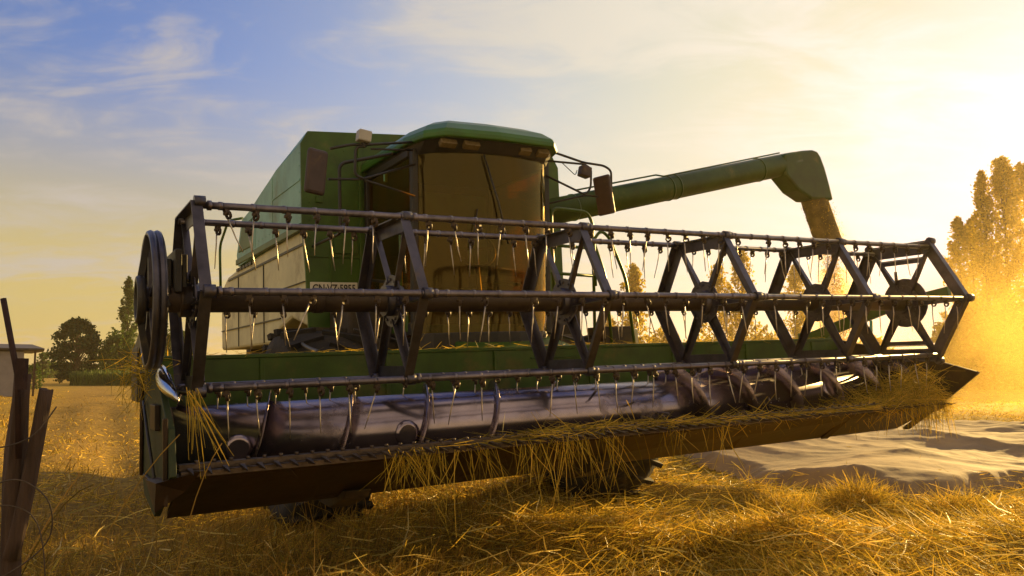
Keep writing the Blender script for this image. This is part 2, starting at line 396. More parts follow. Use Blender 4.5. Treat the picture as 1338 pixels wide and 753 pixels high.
part(tank, 'grain_tank_side', M['green_side'], bevel=.02)
tf = MB(); e = .012
tf.add([(S0, 3 - e, .9), (S0, 3 - e, 1.66), (S0 + .065, 3 - e, 1.775), (2.55, 3 - e, 1.85), (4.05, 3 - e, 1.80), (S1, 3 - e, 1.66), (S1 + .02, 3 - e, -.25), (S0 + .05, 3 - e, -.05), (S0 + .03, 3 - e, .5)] +
       [(S0, 3.02, .9), (S0, 3.02, 1.66), (S0 + .065, 3.02, 1.775), (2.55, 3.02, 1.85), (4.05, 3.02, 1.80), (S1, 3.02, 1.66), (S1 + .02, 3.02, -.25), (S0 + .05, 3.02, -.05), (S0 + .03, 3.02, .5)],
       [tuple(range(9)), tuple(range(17, 8, -1))] + [(i, (i + 1) % 9, 9 + (i + 1) % 9, 9 + i) for i in range(9)])
for z in (1.05, .62): tf.box((S0 + .03, 2.975, z), (2.0, 2.99, z + .012))
tf.box((1.62, 2.972, -.02), (1.635, 2.988, .9)); tf.box((1.9, 2.96, .1), (1.93, 2.988, 1.7))
for x in np.arange(S0 + .12, 2.0, .14): tf.tube((x, 2.982, .96), (x, 2.99, .96), .011, 6); tf.tube((x, 2.982, 1.62), (x, 2.99, 1.62), .011, 6)
for z in np.arange(.0, 1.6, .16): tf.tube((S0 + .07, 2.982, z), (S0 + .07, 2.99, z), .010, 6)
tf.box((1.66, 2.97, .66), (1.88, 2.988, .80)); tf.box((1.50, 2.965, 1.12), (1.56, 2.99, 1.18))


part(tf, 'front_panel', M['green'], bevel=.004)
hop = MB()
h0 = [(S0 + .0, 3.02, 1.66), (S0 + .065, 3.02, 1.775), (S1 - .07, 3.02, 1.79), (S1, 3.02, 1.66)]
h1 = [(S0 + .0, 3.9, 1.602), (S0 + .10, 3.92, 1.735), (S1 - .1, 3.92, 1.735), (S1, 3.9, 1.602)]
h2 = [(S0 + .0, 4.0, 1.585), (S0 + .09, 4.0, 1.665), (S1 - .1, 4.0, 1.665), (S1, 4.0, 1.585)]
h3 = [(S0 + .0, 5.1, 1.40), (S0 + .12, 4.85, 1.60), (S1 - .15, 4.85, 1.60), (S1, 5.1, 1.40)]
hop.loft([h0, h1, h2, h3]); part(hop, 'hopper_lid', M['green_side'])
b1 = MB()
lp = [(3.0, .90), (4.5, .875), (5.9, .84), (6.6, .80), (6.9, .70), (7.02, .52), (7.0, -.12), (4.15, -.12), (3.95, .02), (3.5, .10), (3.0, .0)]
b1.prism(lp, 0, S0 + .035, S1 - .03); part(b1, 'body_side', M['cream'], bevel=.03)
b2 = MB()
b2.box((S0 + .022, 3.05, .735), (S0 + .036, 6.5, .757)); b2.box((S0 + .018, 3.02, .40), (S0 + .034, 6.9, .407)); b2.box((S0 + .02, 3.9, .115), (S0 + .034, 6.95, .128))
b2.box((S0 + .024, 4.6, -.10), (S0 + .0345, 4.612, .73)); b2.box((S0 + .024, 5.9, -.10), (S0 + .0345, 5.912, .73))
for k in range(5): b2.box((S0 + .016, 5.15 + k * .17, .80), (S0 + .033, 5.28 + k * .17, .835))
part(b2, 'trim_line', M['black'])
b3 = MB(); b3.box((S0 - .012, 3.02, .865), (S0 + .03, 5.85, .93)); part(b3, 'side_rail', M['green'], bevel=.005)
w1 = MB(); w1.prism([(4.95, .98), (5.0, 1.30), (5.5, 1.28), (5.72, 1.0)], 0, S0 - .01, S0 + .05); part(w1, 'engine_hatch', M['green'], bevel=.01)
hr = MB(); hr.path(rounded([(S0 - .12, 6.2, .45), (S0 - .12, 6.25, 1.15), (S0 - .12, 5.7, 1.38), (S0 - .0, 5.5, 1.38)], .12), .016, 8); part(hr, 'rear_handrail', M['green'])
ch = MB(); ch.box((1.75, 2.2, -.75), (3.75, 6.9, -.14)); ch.box((1.5, 2.35, -1.0), (4.0, 2.85, -.55)); ch.box((1.6, 2.4, -.55), (3.95, 2.97, .15)); ch.box((1.75, 6.9, -.6), (3.75, 7.2, .2))
part(ch, 'chassis', M['dark'], bevel=.03)
fh = MB(); fh.loft([[(2.2, .84, -.95), (3.3, .84, -.95), (3.3, .84, -.42), (2.2, .84, -.42)], [(2.3, 2.5, -.5), (3.2, 2.5, -.5), (3.2, 2.5, .0), (2.3, 2.5, .0)]]); part(fh, 'feeder_house', M['green'], bevel=.02)

# --- number plate
np_ = MB(); np_.box((1.435, 2.972, .285), (1.875, 2.984, .395)); plate = part(np_, 'number_plate', M['plate'], bevel=.004)
def text_mesh(txt, size, name, m, parent, loc, rot, sx=1):
    cu = bpy.data.curves.new(name, 'FONT'); cu.body = txt; cu.size = size; cu.extrude = .0015; cu.align_x = 'CENTER'; cu.align_y = 'CENTER'; cu.offset = .0012
    t = bpy.data.objects.new(name, cu); C.objects.link(t)
    dg = bpy.context.evaluated_depsgraph_get(); me = bpy.data.meshes.new_from_object(t.evaluated_get(dg))
    bpy.data.objects.remove(t); me.materials.clear(); me.materials.append(m)
    o = bpy.data.objects.new(name, me); C.objects.link(o); o.parent = parent; o.location = loc; o.rotation_euler = rot; o.scale = (sx, 1, 1)
    return o
text_mesh('CN·VZ·5955', .098, 'lettering', M['ink'], plate, (1.655 - BASE[0], 2.969 - BASE[1], .336 - BASE[2]), (R(90), 0, 0), .78)

# --- cab
arc = [(2.02, 1.87), (2.10, 1.76), (2.24, 1.69), (2.42, 1.645), (2.62, 1.63), (2.84, 1.64), (3.02, 1.68), (3.16, 1.75), (3.25, 1.87)]
ZB, ZT = -.12, 1.37
gl_ = MB(); gl_.smooth = True
nn = 24
def arcp(t):
    k = t * (len(arc) - 1); i = min(int(k), len(arc) - 2); f = k - i
    def cr(a, b_, c, d): return .5 * ((2 * b_) + (-a + c) * f + (2 * a - 5 * b_ + 4 * c - d) * f * f + (-a + 3 * b_ - 3 * c + d) * f ** 3)
    P = [arc[max(i - 1, 0)], arc[i], arc[i + 1], arc[min(i + 2, len(arc) - 1)]]
    return cr(*[p[0] for p in P]), cr(*[p[1] for p in P])
rows = []
for z, g in ((ZB, .06), (.6, .02), (ZT, -.01)):
    rows.append([(x, y + g, z) for x, y in (arcp(i / nn) for i in range(nn + 1))])
vs = [p for r in rows for p in r]
gl_.add(vs, [(k * (nn + 1) + i, k * (nn + 1) + i + 1, (k + 1) * (nn + 1) + i + 1, (k + 1) * (nn + 1) + i) for k in range(2) for i in range(nn)])
part(gl_, 'windscreen', M['glass'])
cabf = MB()
for x, y in ((2.0, 1.90), (3.265, 1.90)): cabf.beam((x, y + .05, ZB), (x, y - .015, ZT + .03), .055, .07)
for x in (1.99, 3.275):
    cabf.beam((x, 2.95, ZB), (x, 2.95, ZT), .07, .07); cabf.beam((x, 1.93, ZT), (x, 2.95, ZT), .06, .06)
    cabf.beam((x, 1.93, -.08), (x, 2.95, -.08), .06, .10); cabf.beam((x, 2.45, .35), (x, 2.95, .42), .03, .03)
cabf.box((2.02, 2.93, ZB), (3.25, 2.97, .48)); cabf.box((2.5, 2.93, .48), (2.56, 2.97, 1.4)); cabf.box((2.02, 2.93, 1.28), (3.25, 2.97, 1.4)); cabf.box((2.02, 1.95, ZB - .08), (3.25, 2.95, ZB - .02))
cabf.prism([(x, y + .05) for x, y in arc] + [(3.25, 2.1), (2.02, 2.1)], 2, ZB - .2, ZB)
part(cabf, 'cab_frame', M['black'], bevel=.008)
for x in (1.985, 3.28):
    g2 = MB(); g2.box((x - .004, 1.96, -.02), (x + .004, 2.9, 1.33)); part(g2, 'side_window', M['glass'])
dr = MB(); dr.box((1.955, 2.0, -.1), (1.975, 2.9, .12)); dr.tube((1.93, 2.05, .2), (1.93, 2.05, .75), .012); part(dr, 'cab_door', M['green'], bevel=.006)
roof = MB()
def ring(pts, z): return [(x, y, z) for x, y in pts]
br = [(1.93, 3.05), (1.93, 1.95), (1.99, 1.66), (2.12, 1.51), (2.6, 1.47), (3.13, 1.50), (3.27, 1.68), (3.36, 1.98), (3.36, 3.05)]
def inset(pts, k, cx=2.64, cy=2.4): return [(cx + (x - cx) * k, cy + (y - cy) * k) for x, y in pts]
roof.smooth = False
roof.loft([ring(br, 1.43), ring(br, 1.468), ring(inset(br, .985), 1.50), ring(inset(br, .88), 1.570), ring(inset(br, .70), 1.640), ring(inset(br, .50), 1.672), ring(inset(br, .25), 1.685)])
ro = part(roof, 'cab_roof', M['green_roof'], bevel=.012)
vz = MB()
ga = [(2.0, 2.9), (2.0, 1.88)] + arc[1:-1] + [(3.27, 1.88), (3.27, 2.9)]
vis = [(1.97, 2.95), (1.97, 1.97), (2.02, 1.69), (2.14, 1.55), (2.35, 1.53), (2.5, 1.52), (2.62, 1.515), (2.8, 1.52), (3.0, 1.54), (3.12, 1.56), (3.24, 1.72), (3.33, 2.0), (3.33, 2.95)]
ga = [(2.0, 2.9), (2.0, 2.0), arc[0], arc[1], arc[2], (2.33, 1.66), arc[3], arc[4], arc[5], arc[6], arc[7], arc[8], (3.27, 2.9)]
ga = [(x, y - .03) for x, y in ga]
vz.loft([ring(vis, 1.435), ring(ga, 1.345)]); part(vz, 'roof_visor', M['black'])
for (x0, x1) in ((2.10, 2.24), (2.30, 2.44), (2.82, 2.93), (3.0, 3.11)):
    ln = MB(); yy = 1.535 + abs((x0 + x1) / 2 - 2.62) * .07
    ln.box((x0, yy - .012, 1.365), (x1, yy + .05, 1.418), Matrix.Rotation(R(-28), 3, 'X')); part(ln, 'roof_lamp', M['lens'], bevel=.006)
inn = MB()
inn.box((2.38, 2.35, .15), (2.9, 2.8, .30)); inn.box((2.38, 2.72, .3), (2.9, 2.86, .98)); inn.box((2.28, 2.4, .3), (2.36, 2.75, .36)); inn.box((2.92, 2.4, .3), (3.0, 2.75, .36))
part(inn, 'driver_seat', M['seat'], bevel=.04)
st = MB(); st.path([(2.64 + .19 * math.cos(a), 2.08 + .07 * math.sin(a), .62 + .16 * math.sin(a)) for a in np.linspace(0, 2 * math.pi, 25)[:-1]], .013, 6, closed=True)
st.tube((2.64, 1.98, -.05), (2.64, 2.08, .62), .022); st.beam((2.47, 2.08, .62), (2.81, 2.08, .62), .02, .02); part(st, 'steering_wheel', M['black'])
wp = MB(); wp.path([(2.5, 1.60, 1.33), (2.62, 1.60, .95), (2.70, 1.60, .60)], .008, 6); wp.tube((2.37, 1.61, .55), (2.44, 1.63, .88), .006, 6); part(wp, 'wiper', M['black'])
lg = MB(); lg.box((2.12, 2.3, 1.24), (2.22, 2.36, 1.34)); part(lg, 'cab_lamp', M['teal'], bevel=.01)
lg = MB(); lg.box((1.98, 2.5, 1.25), (2.06, 2.54, 1.33)); part(lg, 'cab_lamp', M['teal'], bevel=.01)

# --- mirrors, rails, lamps
mr = MB()
for path, r in (([(1.99, 1.82, 1.44), (1.56, 1.8, 1.37), (1.44, 1.8, 1.36), (1.27, 1.8, 1.31)], .011), ([(1.99, 1.84, 1.26), (1.52, 1.8, 1.09), (1.25, 1.8, 1.07)], .010),
                ([(1.56, 1.79, 1.36), (1.47, 1.79, 1.34), (1.46, 1.79, 1.12), (1.53, 1.79, 1.09)], .011), ([(1.99, 1.86, 1.0), (1.53, 1.8, 1.09)], .009), ([(1.99, 1.86, 1.38), (1.60, 1.8, 1.34)], .009)):
    mr.path(rounded(path, .06), r, 7)
part(mr, 'mirror_bracket', M['black'])
ml = MB(); ml.box((1.065, 1.75, .94), (1.235, 1.80, 1.29), Matrix.Rotation(R(6), 3, 'Y') @ Matrix.Rotation(R(12), 3, 'Z')); part(ml, 'mirror', M['mirror_back'], bevel=.035)
lm = MB(); lm.box((1.485, 1.74, 1.385), (1.59, 1.83, 1.475), Matrix.Rotation(R(8), 3, 'Y')); lm.mi = 1; lm.tube((1.54, 1.79, 1.34), (1.54, 1.79, 1.39), .014); part(lm, 'work_lamp', [M['lampgrey'], M['black']], bevel=.01)
mr = MB()
for path, r in (([(3.29, 1.8, 1.48), (3.63, 1.8, 1.41), (3.86, 1.8, 1.40), (3.94, 1.8, 1.36), (3.93, 1.8, 1.16)], .011), ([(3.2, 1.78, 1.385), (3.64, 1.8, 1.395), (3.715, 1.8, 1.36), (3.70, 1.8, 1.18), (3.64, 1.8, 1.11), (3.24, 1.84, 1.27)], .010),
                ([(3.27, 1.9, 1.02), (3.64, 1.8, 1.11), (3.86, 1.8, 1.10)], .009), ([(3.40, 1.8, 1.385), (3.53, 1.79, 1.28), (3.55, 1.79, 1.33)], .004)):
    mr.path(rounded(path, .05), r, 7)
part(mr, 'mirror_bracket', M['black'])
ml = MB(); ml.box((3.79, 1.66, .93), (3.83, 1.84, 1.29), Matrix.Rotation(R(-8), 3, 'Y') @ Matrix.Rotation(R(20), 3, 'Z')); part(ml, 'mirror', M['mirror_back'], bevel=.018)
lm = MB(); lm.box((3.58, 1.74, 1.27), (3.68, 1.83, 1.37), Matrix.Rotation(R(14), 3, 'Y')); part(lm, 'work_lamp', M['mirror_back'], bevel=.012)
rl = MB(); rl.path(rounded([(1.47, 2.99, .72), (1.47, 2.2, .72), (1.47, 2.2, 1.30), (1.99, 2.2, 1.44), (2.1, 2.25, 1.46)], .06), .014, 8); rl.tube((1.5, 2.17, .72), (1.5, 2.17, .80), .022)
part(rl, 'platform_rail', M['black'])
rl = MB()
for pth in ([(3.58, 2.3, -.2), (3.58, 2.3, 1.08), (4.0, 2.3, 1.06), (4.06, 2.3, .95), (4.03, 2.3, -.2)], [(3.85, 2.0, .3), (3.85, 2.0, .74), (3.94, 2.0, .83), (4.03, 2.0, .77), (4.21, 2.0, .37), (4.30, 2.0, -.5)],
            [(3.5, 2.3, .72), (4.04, 2.3, .70)], [(3.5, 2.3, .45), (4.04, 2.3, .43)], [(4.0, 2.3, .95), (4.12, 2.2, .4), (4.16, 2.2, -.3)]):
    rl.path(rounded(pth, .10), .016, 8)
part(rl, 'ladder_rail', M['green'])
bx = MB(); bx.box((4.08, 2.2, -.55), (4.42, 2.5, -.07)); bx.mi = 1; bx.box((4.42, 2.22, -.5), (4.50, 2.48, -.1)); part(bx, 'battery_box', [M['dark'], M['cream']], bevel=.01)
hz = MB()
for a_, b_, c_ in (((1.6, 2.3, -.06), (2.2, 2.2, -.2), (2.3, 1.2, -.5)), ((3.2, 2.0, -.1), (3.4, 1.4, -.25), (3.3, .9, -.4)), ((1.3, 2.9, -.12), (1.0, 1.6, -.22), (.9, .9, -.26))):
    pts = [Vector(a_) * (1 - t) ** 2 + Vector(b_) * 2 * t * (1 - t) + Vector(c_) * t * t for t in np.linspace(0, 1, 12)]
    hz.path(pts, .014, 6)
part(hz, 'hydraulic_hose', M['black'])

# --- unloading spout
P0, P1 = Vector((3.95, 3.02, 1.165)), Vector((7.62, 3.0, 2.005))
sp = MB()
ctr = [P0, P0.lerp(P1, .5), P1, P1 + Vector((.16, 0, .035))]
sp.path(ctr, .142, 20)
for t in (.10, .46, .49, .86): 
    q = P0.lerp(P1, t); d = (P1 - P0).normalized(); sp.path([q - d * .010, q + d * .010], .149, 20)
sp.path([(4.3, 2.93, 1.42), (5.4, 2.91, 1.67), (5.5, 2.9, 1.66), (7.4, 2.9, 2.11)], .010, 6)
part(sp, 'spout_tube', M['green_spout'])
# --- spout hood: a bent square-shouldered elbow
hd = MB()
def sect(c, dx, dz, w, half_s):
    "rectangular ring at centre c; (dx,dz) is the across direction in the x-z plane"
    a = Vector((dx, 0, dz)).normalized() * half_s
    return [tuple(Vector(c) + a + Vector((0, w, 0))), tuple(Vector(c) + a - Vector((0, w, 0))), tuple(Vector(c) - a - Vector((0, w, 0))), tuple(Vector(c) - a + Vector((0, w, 0)))]
hd.prism([(7.45, 2.10), (7.80, 2.175), (7.98, 2.20), (8.07, 2.185), (8.125, 2.12), (8.19, 1.98), (8.26, 1.76), (8.315, 1.56), (7.90, 1.55), (7.80, 1.595), (7.67, 1.65), (7.46, 1.83)], 1, 2.86, 3.14)
part(hd, 'spout_hood', M['green_spout'], bevel=.03)
bt = MB(); bt.smooth = True
rings = []
for k, t in enumerate(np.linspace(0, 1, 9)):
    c = Vector((8.105, 3.0, 1.575)).lerp(Vector((8.37, 3.0, .94)), t); ww = .200 + .012 * t + (.006 if k % 2 else -.004)
    rings.append([tuple(c + Vector((ww * math.cos(a), .14 * math.sin(a), .28 * ww * math.cos(a) * .6))) for a in np.linspace(0, 2 * math.pi, 19)[:-1]])
bt.loft(rings, cap=False); part(bt, 'spout_boot', M['seal'])

# --- wheels
def wheel(s0, s1, yc, zc, r):
    w = MB(); c = (s0 + s1) / 2; h = (s1 - s0) / 2
    rings = []
    for (dx, rr) in ((-h * .8, r * .62), (-h, r * .8), (-h * .92, r * .95), (-h * .5, r), (h * .5, r), (h * .92, r * .95), (h, r * .8), (h * .8, r * .62)):
        rings.append([(c + dx, yc + rr * math.cos(a), zc + rr * math.sin(a)) for a in np.linspace(0, 2 * math.pi, 41)[:-1]])
    w.smooth = True; w.loft(rings, cap=False); w.smooth = False
    for k in range(22):
        for sgn in (-1, 1):
            a = 2 * math.pi * (k + (.5 if sgn > 0 else 0)) / 22
            p = (c + sgn * h * .05, yc + (r + .01) * math.cos(a), zc + (r + .01) * math.sin(a)); a2 = a + .16
            q = (c + sgn * h * .97, yc + (r - .005) * math.cos(a2), zc + (r - .005) * math.sin(a2))
            w.beam(p, q, .045, .05, up=(0, math.cos(a), math.sin(a)))
    wo_ = empty('wheel', (0, 0, 0)); wo_.parent = ROOT
    w.build('tyre', M['tyre'], wo_, BASE)
    rm = MB(); rm.tube((c - h * .5, yc, zc), (c + h * .5, yc, zc), r * .62, 32); rm.tube((c - h * .7, yc, zc), (c + h * .7, yc, zc), r * .16, 16); rm.build('rim', M['rim'], wo_, BASE, .01)
wheel(1.02, 1.66, 2.6, -.86, .80); wheel(3.84, 4.48, 2.6, -.96, .80); wheel(1.3, 1.7, 6.3, -1.13, .53); wheel(3.8, 4.2, 6.3, -1.23, .53)

# --- header
SPX = [0, 1.045, 2.185, 3.3385, 4.4687, 5.5]
XL, XR = -.1, 5.66
bk = MB()
bk.box((XL, .80, -.62), (XR, .84, -.285)); bk.box((XL, .795, -.285), (XR, .87, -.262)); bk.box((XL, .76, -.62), (XR, .80, -.60))
for k in range(7): bk.box((.5 + k * .8, .785, -.60), (.53 + k * .8, .80, -.29))
for x in (2.5, 4.2): bk.box((x, .77, -.46), (x + .16, .80, -.40)); bk.box((x - .1, .788, -.35), (x + .3, .80, -.34))
part(bk, 'header_back_wall', M['green'], bevel=.004)
tr = MB(); tr.smooth = True
tp = [(.80, -.60), (.76, -.80), (.62, -.95), (.42, -1.01), (.2, -1.0), (0, -.93), (-.2, -.85), (-.30, -.81)]
vs = [(x, y, z) for x in (XL + .01, XR - .01) for y, z in tp]; kk = len(tp)
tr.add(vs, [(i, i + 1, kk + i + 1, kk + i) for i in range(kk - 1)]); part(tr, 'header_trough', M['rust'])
up = MB(); up.add([(XL, -.33, -.80), (5.36, -.33, -.80), (5.60, .22, -1.01), (XL, .12, -1.03), (XL, .12, -1.06), (5.60, .22, -1.04), (5.36, -.31, -.83), (XL, -.31, -.83)],
                  [(0, 1, 2, 3), (3, 2, 5, 4), (4, 5, 6, 7), (7, 6, 1, 0), (0, 3, 4, 7), (1, 6, 5, 2)])
for k in range(6):   # welded skid ribs running slantwise
    x = .35 + k * 1.0; up.beam((x, -.345, -.805), (x + .28, .15, -1.035), .05, .02)
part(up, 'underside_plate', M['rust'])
for x in (.75, 2.35):
    sk = MB(); sk.prism([(-.05, -1.0), (.5, -1.05), (.5, -1.12), (.25, -1.13), (.0, -1.05)], 0, x, x + .14); part(sk, 'skid_shoe', M['dark'], bevel=.01)
cb = MB(); cb.box((XL, -.36, -.815), (5.38, -.29, -.792)); cb.box((XL, -.30, -.79), (5.38, -.24, -.765))
x = XL + .04
while x < 5.38:
    cb.add([(x - .012, -.33, -.80), (x + .012, -.33, -.80), (x + .012, -.33, -.778), (x - .012, -.33, -.778), (x, -.45, -.80), (x, -.45, -.795)], [(0, 3, 2, 1), (0, 1, 4), (1, 2, 5, 4), (2, 3, 5), (3, 0, 4, 5)])
    cb.add([(x + .004, -.335, -.789), (x + .072, -.335, -.789), (x + .038, -.39, -.789)], [(0, 1, 2)])
    cb.tube((x + .038, -.27, -.768), (x + .038, -.27, -.752), .010, 6)
    x += .076
part(cb, 'cutter_bar', M['knife'])
# end sheets and dividers
ls = MB(); ls.prism([(.84, -.27), (.84, -.75), (.6, -1.0), (.15, -1.05), (-.30, -.86), (-.42, -.80), (-.36, -.60), (-.05, -.42), (.4, -.30)], 0, -.155, -.125)
ls.mi = 1; ls.box((-.175, -.37, -.93), (-.155, -.33, -.55)); ls.box((-.172, -.33, -.90), (-.155, .5, -.875)); ls.path([(-.165, .62, -.35), (-.165, .64, -.9)], .012, 6); ls.box((-.18, -.1, -.62), (-.155, .1, -.5)); ls.mi = 2; ls.path([(-.17, .5, -.5), (-.18, .2, -.65), (-.17, .0, -.85)], .009, 6)
part(ls, 'left_end_sheet', [M['green_dirty'], M['rust'], M['black']], bevel=.004)
lt = MB(); lt.add([(-.21, -.42, -.82), (-.02, -.38, -.79), (-.10, -.05, -.83), (-.2, .1, -.86), (-.21, -.38, -.95), (-.08, -.32, -.88)], [(0, 1, 2, 3), (0, 4, 5, 1), (0, 3, 4), (3, 2, 5, 4), (1, 5, 2)]); part(lt, 'left_divider_toe', M['rust'])
sh = MB(); sh.smooth = True
vs = []; nU, nV = 13, 6
for i in range(nU):
    t = i / (nU - 1); c = Vector((-.125, .22, -.33)).lerp(Vector((-.12, -.40, -.465)), t); wd = .062 * math.sin(math.pi * (t * .94 + .04)) ** .75
    for j in range(nV):
        a = (j / (nV - 1) - .5) * 2; vs.append((c.x - .05 * (1 - a * a) * math.sin(math.pi * t), c.y + a * wd * .3, c.z + a * wd))
sh.add(vs, [(i * nV + j, i * nV + j + 1, (i + 1) * nV + j + 1, (i + 1) * nV + j) for i in range(nU - 1) for j in range(nV - 1)])
shield = part(sh, 'divider_shield', M['chrome']); s_ = shield.modifiers.new('solid', 'SOLIDIFY'); s_.thickness = .006
# right divider: a sheet with a pointed snout
rd = MB(); rp = [(.84, -.27), (.84, -.75), (.6, -1.0), (.33, -1.02), (-.015, -.90), (-.23, -.76), (-.47, -.578), (-.45, -.566), (-.12, -.475), (.11, -.455), (.45, -.35)]
rd.prism(rp, 0, 5.685, 5.71)
n0 = len(rp)
rd.add([(5.69, .05, -.47), (5.82, .05, -.56), (5.84, .05, -.82), (5.69, .05, -.90), (5.70, -.46, -.574), (5.70, -.45, -.585)], [(0, 1, 4), (1, 2, 5, 4), (2, 3, 5), (0, 3, 2, 1)])
for y, z in ((-.05, -.6), (.05, -.7), (.2, -.62), (-.2, -.62), (.3, -.8)): rd.tube((5.675, y, z), (5.688, y, z), .012, 8)
part(rd, 'right_divider', M['rust'], bevel=.004)
# reel arms with lift cylinders
for xa, sg in ((-.13, -1), (5.74, 1)):
    am = MB(); am.beam((xa, -.25 if sg > 0 else -.06, .07 if sg > 0 else .01), (xa, .35, -.02), .05, .095); am.beam((xa, .35, -.02), (xa, 1.35, -.30), .055, .10); am.box((xa - .03, .95, -.52), (xa + .03, 1.3, -.2))
    part(am, 'reel_arm', M['green'] if sg > 0 else M['black'], bevel=.006)
    cy = MB(); cy.tube((xa - sg * .02, .52, -.95), (xa - sg * .02, .50, -.36), .026); cy.tube((xa - sg * .02, .50, -.36), (xa - sg * .02, .48, -.12), .014); part(cy, 'lift_cylinder', M['teal'] if sg > 0 else M['bar'])
# auger
au = MB(); au.tube((XL + .04, .33, -.73), (XR - .02, .33, -.73), .200, 48)
for x, a in ((.24, 1.45), (1.17, 1.5), (4.72, 1.9)):
    c = Vector((x, .33 - .178 * math.sin(a), -.74 + .178 * math.cos(a) * -1)); 
    nrm = Vector((0, -math.sin(a), -math.cos(a))); au.path([Vector((x, .33, -.73)) + nrm * .19, Vector((x, .33, -.73)) + nrm * .207, Vector((x, .33, -.73)) + nrm * .211], [.075, .072, .05], 18)
part(au, 'auger', M['auger'])
augp = bpy.data.objects[[o.name for o in ROOT.children if o.name.startswith('auger')][0]]
def flight(x0, x1, hand, ph):
    f = MB(); f.smooth = True; pitch = .46; n_ = int(abs(x1 - x0) / pitch * 40); vs = []
    for i in range(n_ + 1):
        x = x0 + (x1 - x0) * i / n_; a = ph + hand * 2 * math.pi * (x - x0) / pitch
        wob = .004 * math.sin(a * 3.1 + x * 5)
        for rr in (.196, (.315 if x1 > 3 else .262) + wob): vs.append((x + (.01 if rr > .2 else 0), .33 + rr * math.cos(a), -.73 + rr * math.sin(a)))
    f.add(vs, [(2 * i, 2 * i + 1, 2 * i + 3, 2 * i + 2) for i in range(n_)])
    o = part(f, 'auger_flight', M['flight'], augp); s = o.modifiers.new('solid', 'SOLIDIFY'); s.thickness = .003
flight(XL + .06, 2.0, -1, 1.9); flight(3.2, XR - .04, 1, 1.2)
for k in range(12):
    fg = MB(); x = 2.1 + k * .09; a = k * 2.2; fg.tube((x, .33 + .15 * math.cos(a), -.74 + .15 * math.sin(a)), (x, .33 + .30 * math.cos(a), -.74 + .30 * math.sin(a)), .008, 6)
    part(fg, 'auger_finger', M['bar'], augp)

# --- reel
RR = .496
tb = MB(); tb.tube((-.2, 0, 0), (5.62, 0, 0), .062, 24); tb.tube((-.06, 0, 0), (.0, 0, 0), .085, 20)
for x in (.6, 1.9, 3.6): tb.tube((x, 0, 0), (x + .05, 0, 0), .067, 24)
reel = part(tb, 'reel', M['tube'])
VX = [(-RR * math.cos(R(a)), RR * math.sin(R(a))) for a in (0, 60, 120, 180, 240, 300)]    # (y, z); angle 0 faces the camera
def lsec(mb, p, q, w, fl, inward, x, t=.006):
    "angle-iron between p and q (y,z): web in the plane x, flange at the outer edge"
    P_, Q_ = Vector((0, *p)), Vector((0, *q)); d = (Q_ - P_).normalized(); nrm = Vector((0, -d.z, d.y))
    mid = (P_ + Q_) / 2
    if nrm.dot(mid) > 0: nrm = -nrm
    o1, o2 = P_, Q_
    mb.add([o1 + Vector((x, 0, 0)), o2 + Vector((x, 0, 0)), o2 + nrm * w + Vector((x, 0, 0)), o1 + nrm * w + Vector((x, 0, 0)),
            o1 + Vector((x + t, 0, 0)), o2 + Vector((x + t, 0, 0)), o2 + nrm * w + Vector((x + t, 0, 0)), o1 + nrm * w + Vector((x + t, 0, 0))],
           [(0, 1, 2, 3), (7, 6, 5, 4), (0, 4, 5, 1), (1, 5, 6, 2), (2, 6, 7, 3), (3, 7, 4, 0)])
    a, b_ = o1 + nrm * -.001, o2 + nrm * -.001
    mb.add([a + Vector((x - fl, 0, 0)), b_ + Vector((x - fl, 0, 0)), b_ + Vector((x + t, 0, 0)), a + Vector((x + t, 0, 0)),
            a + nrm * -t + Vector((x - fl, 0, 0)), b_ + nrm * -t + Vector((x - fl, 0, 0)), b_ + nrm * -t + Vector((x + t, 0, 0)), a + nrm * -t + Vector((x + t, 0, 0))],
           [(0, 3, 2, 1), (4, 5, 6, 7), (0, 1, 5, 4), (1, 2, 6, 5), (2, 3, 7, 6), (3, 0, 4, 7)])
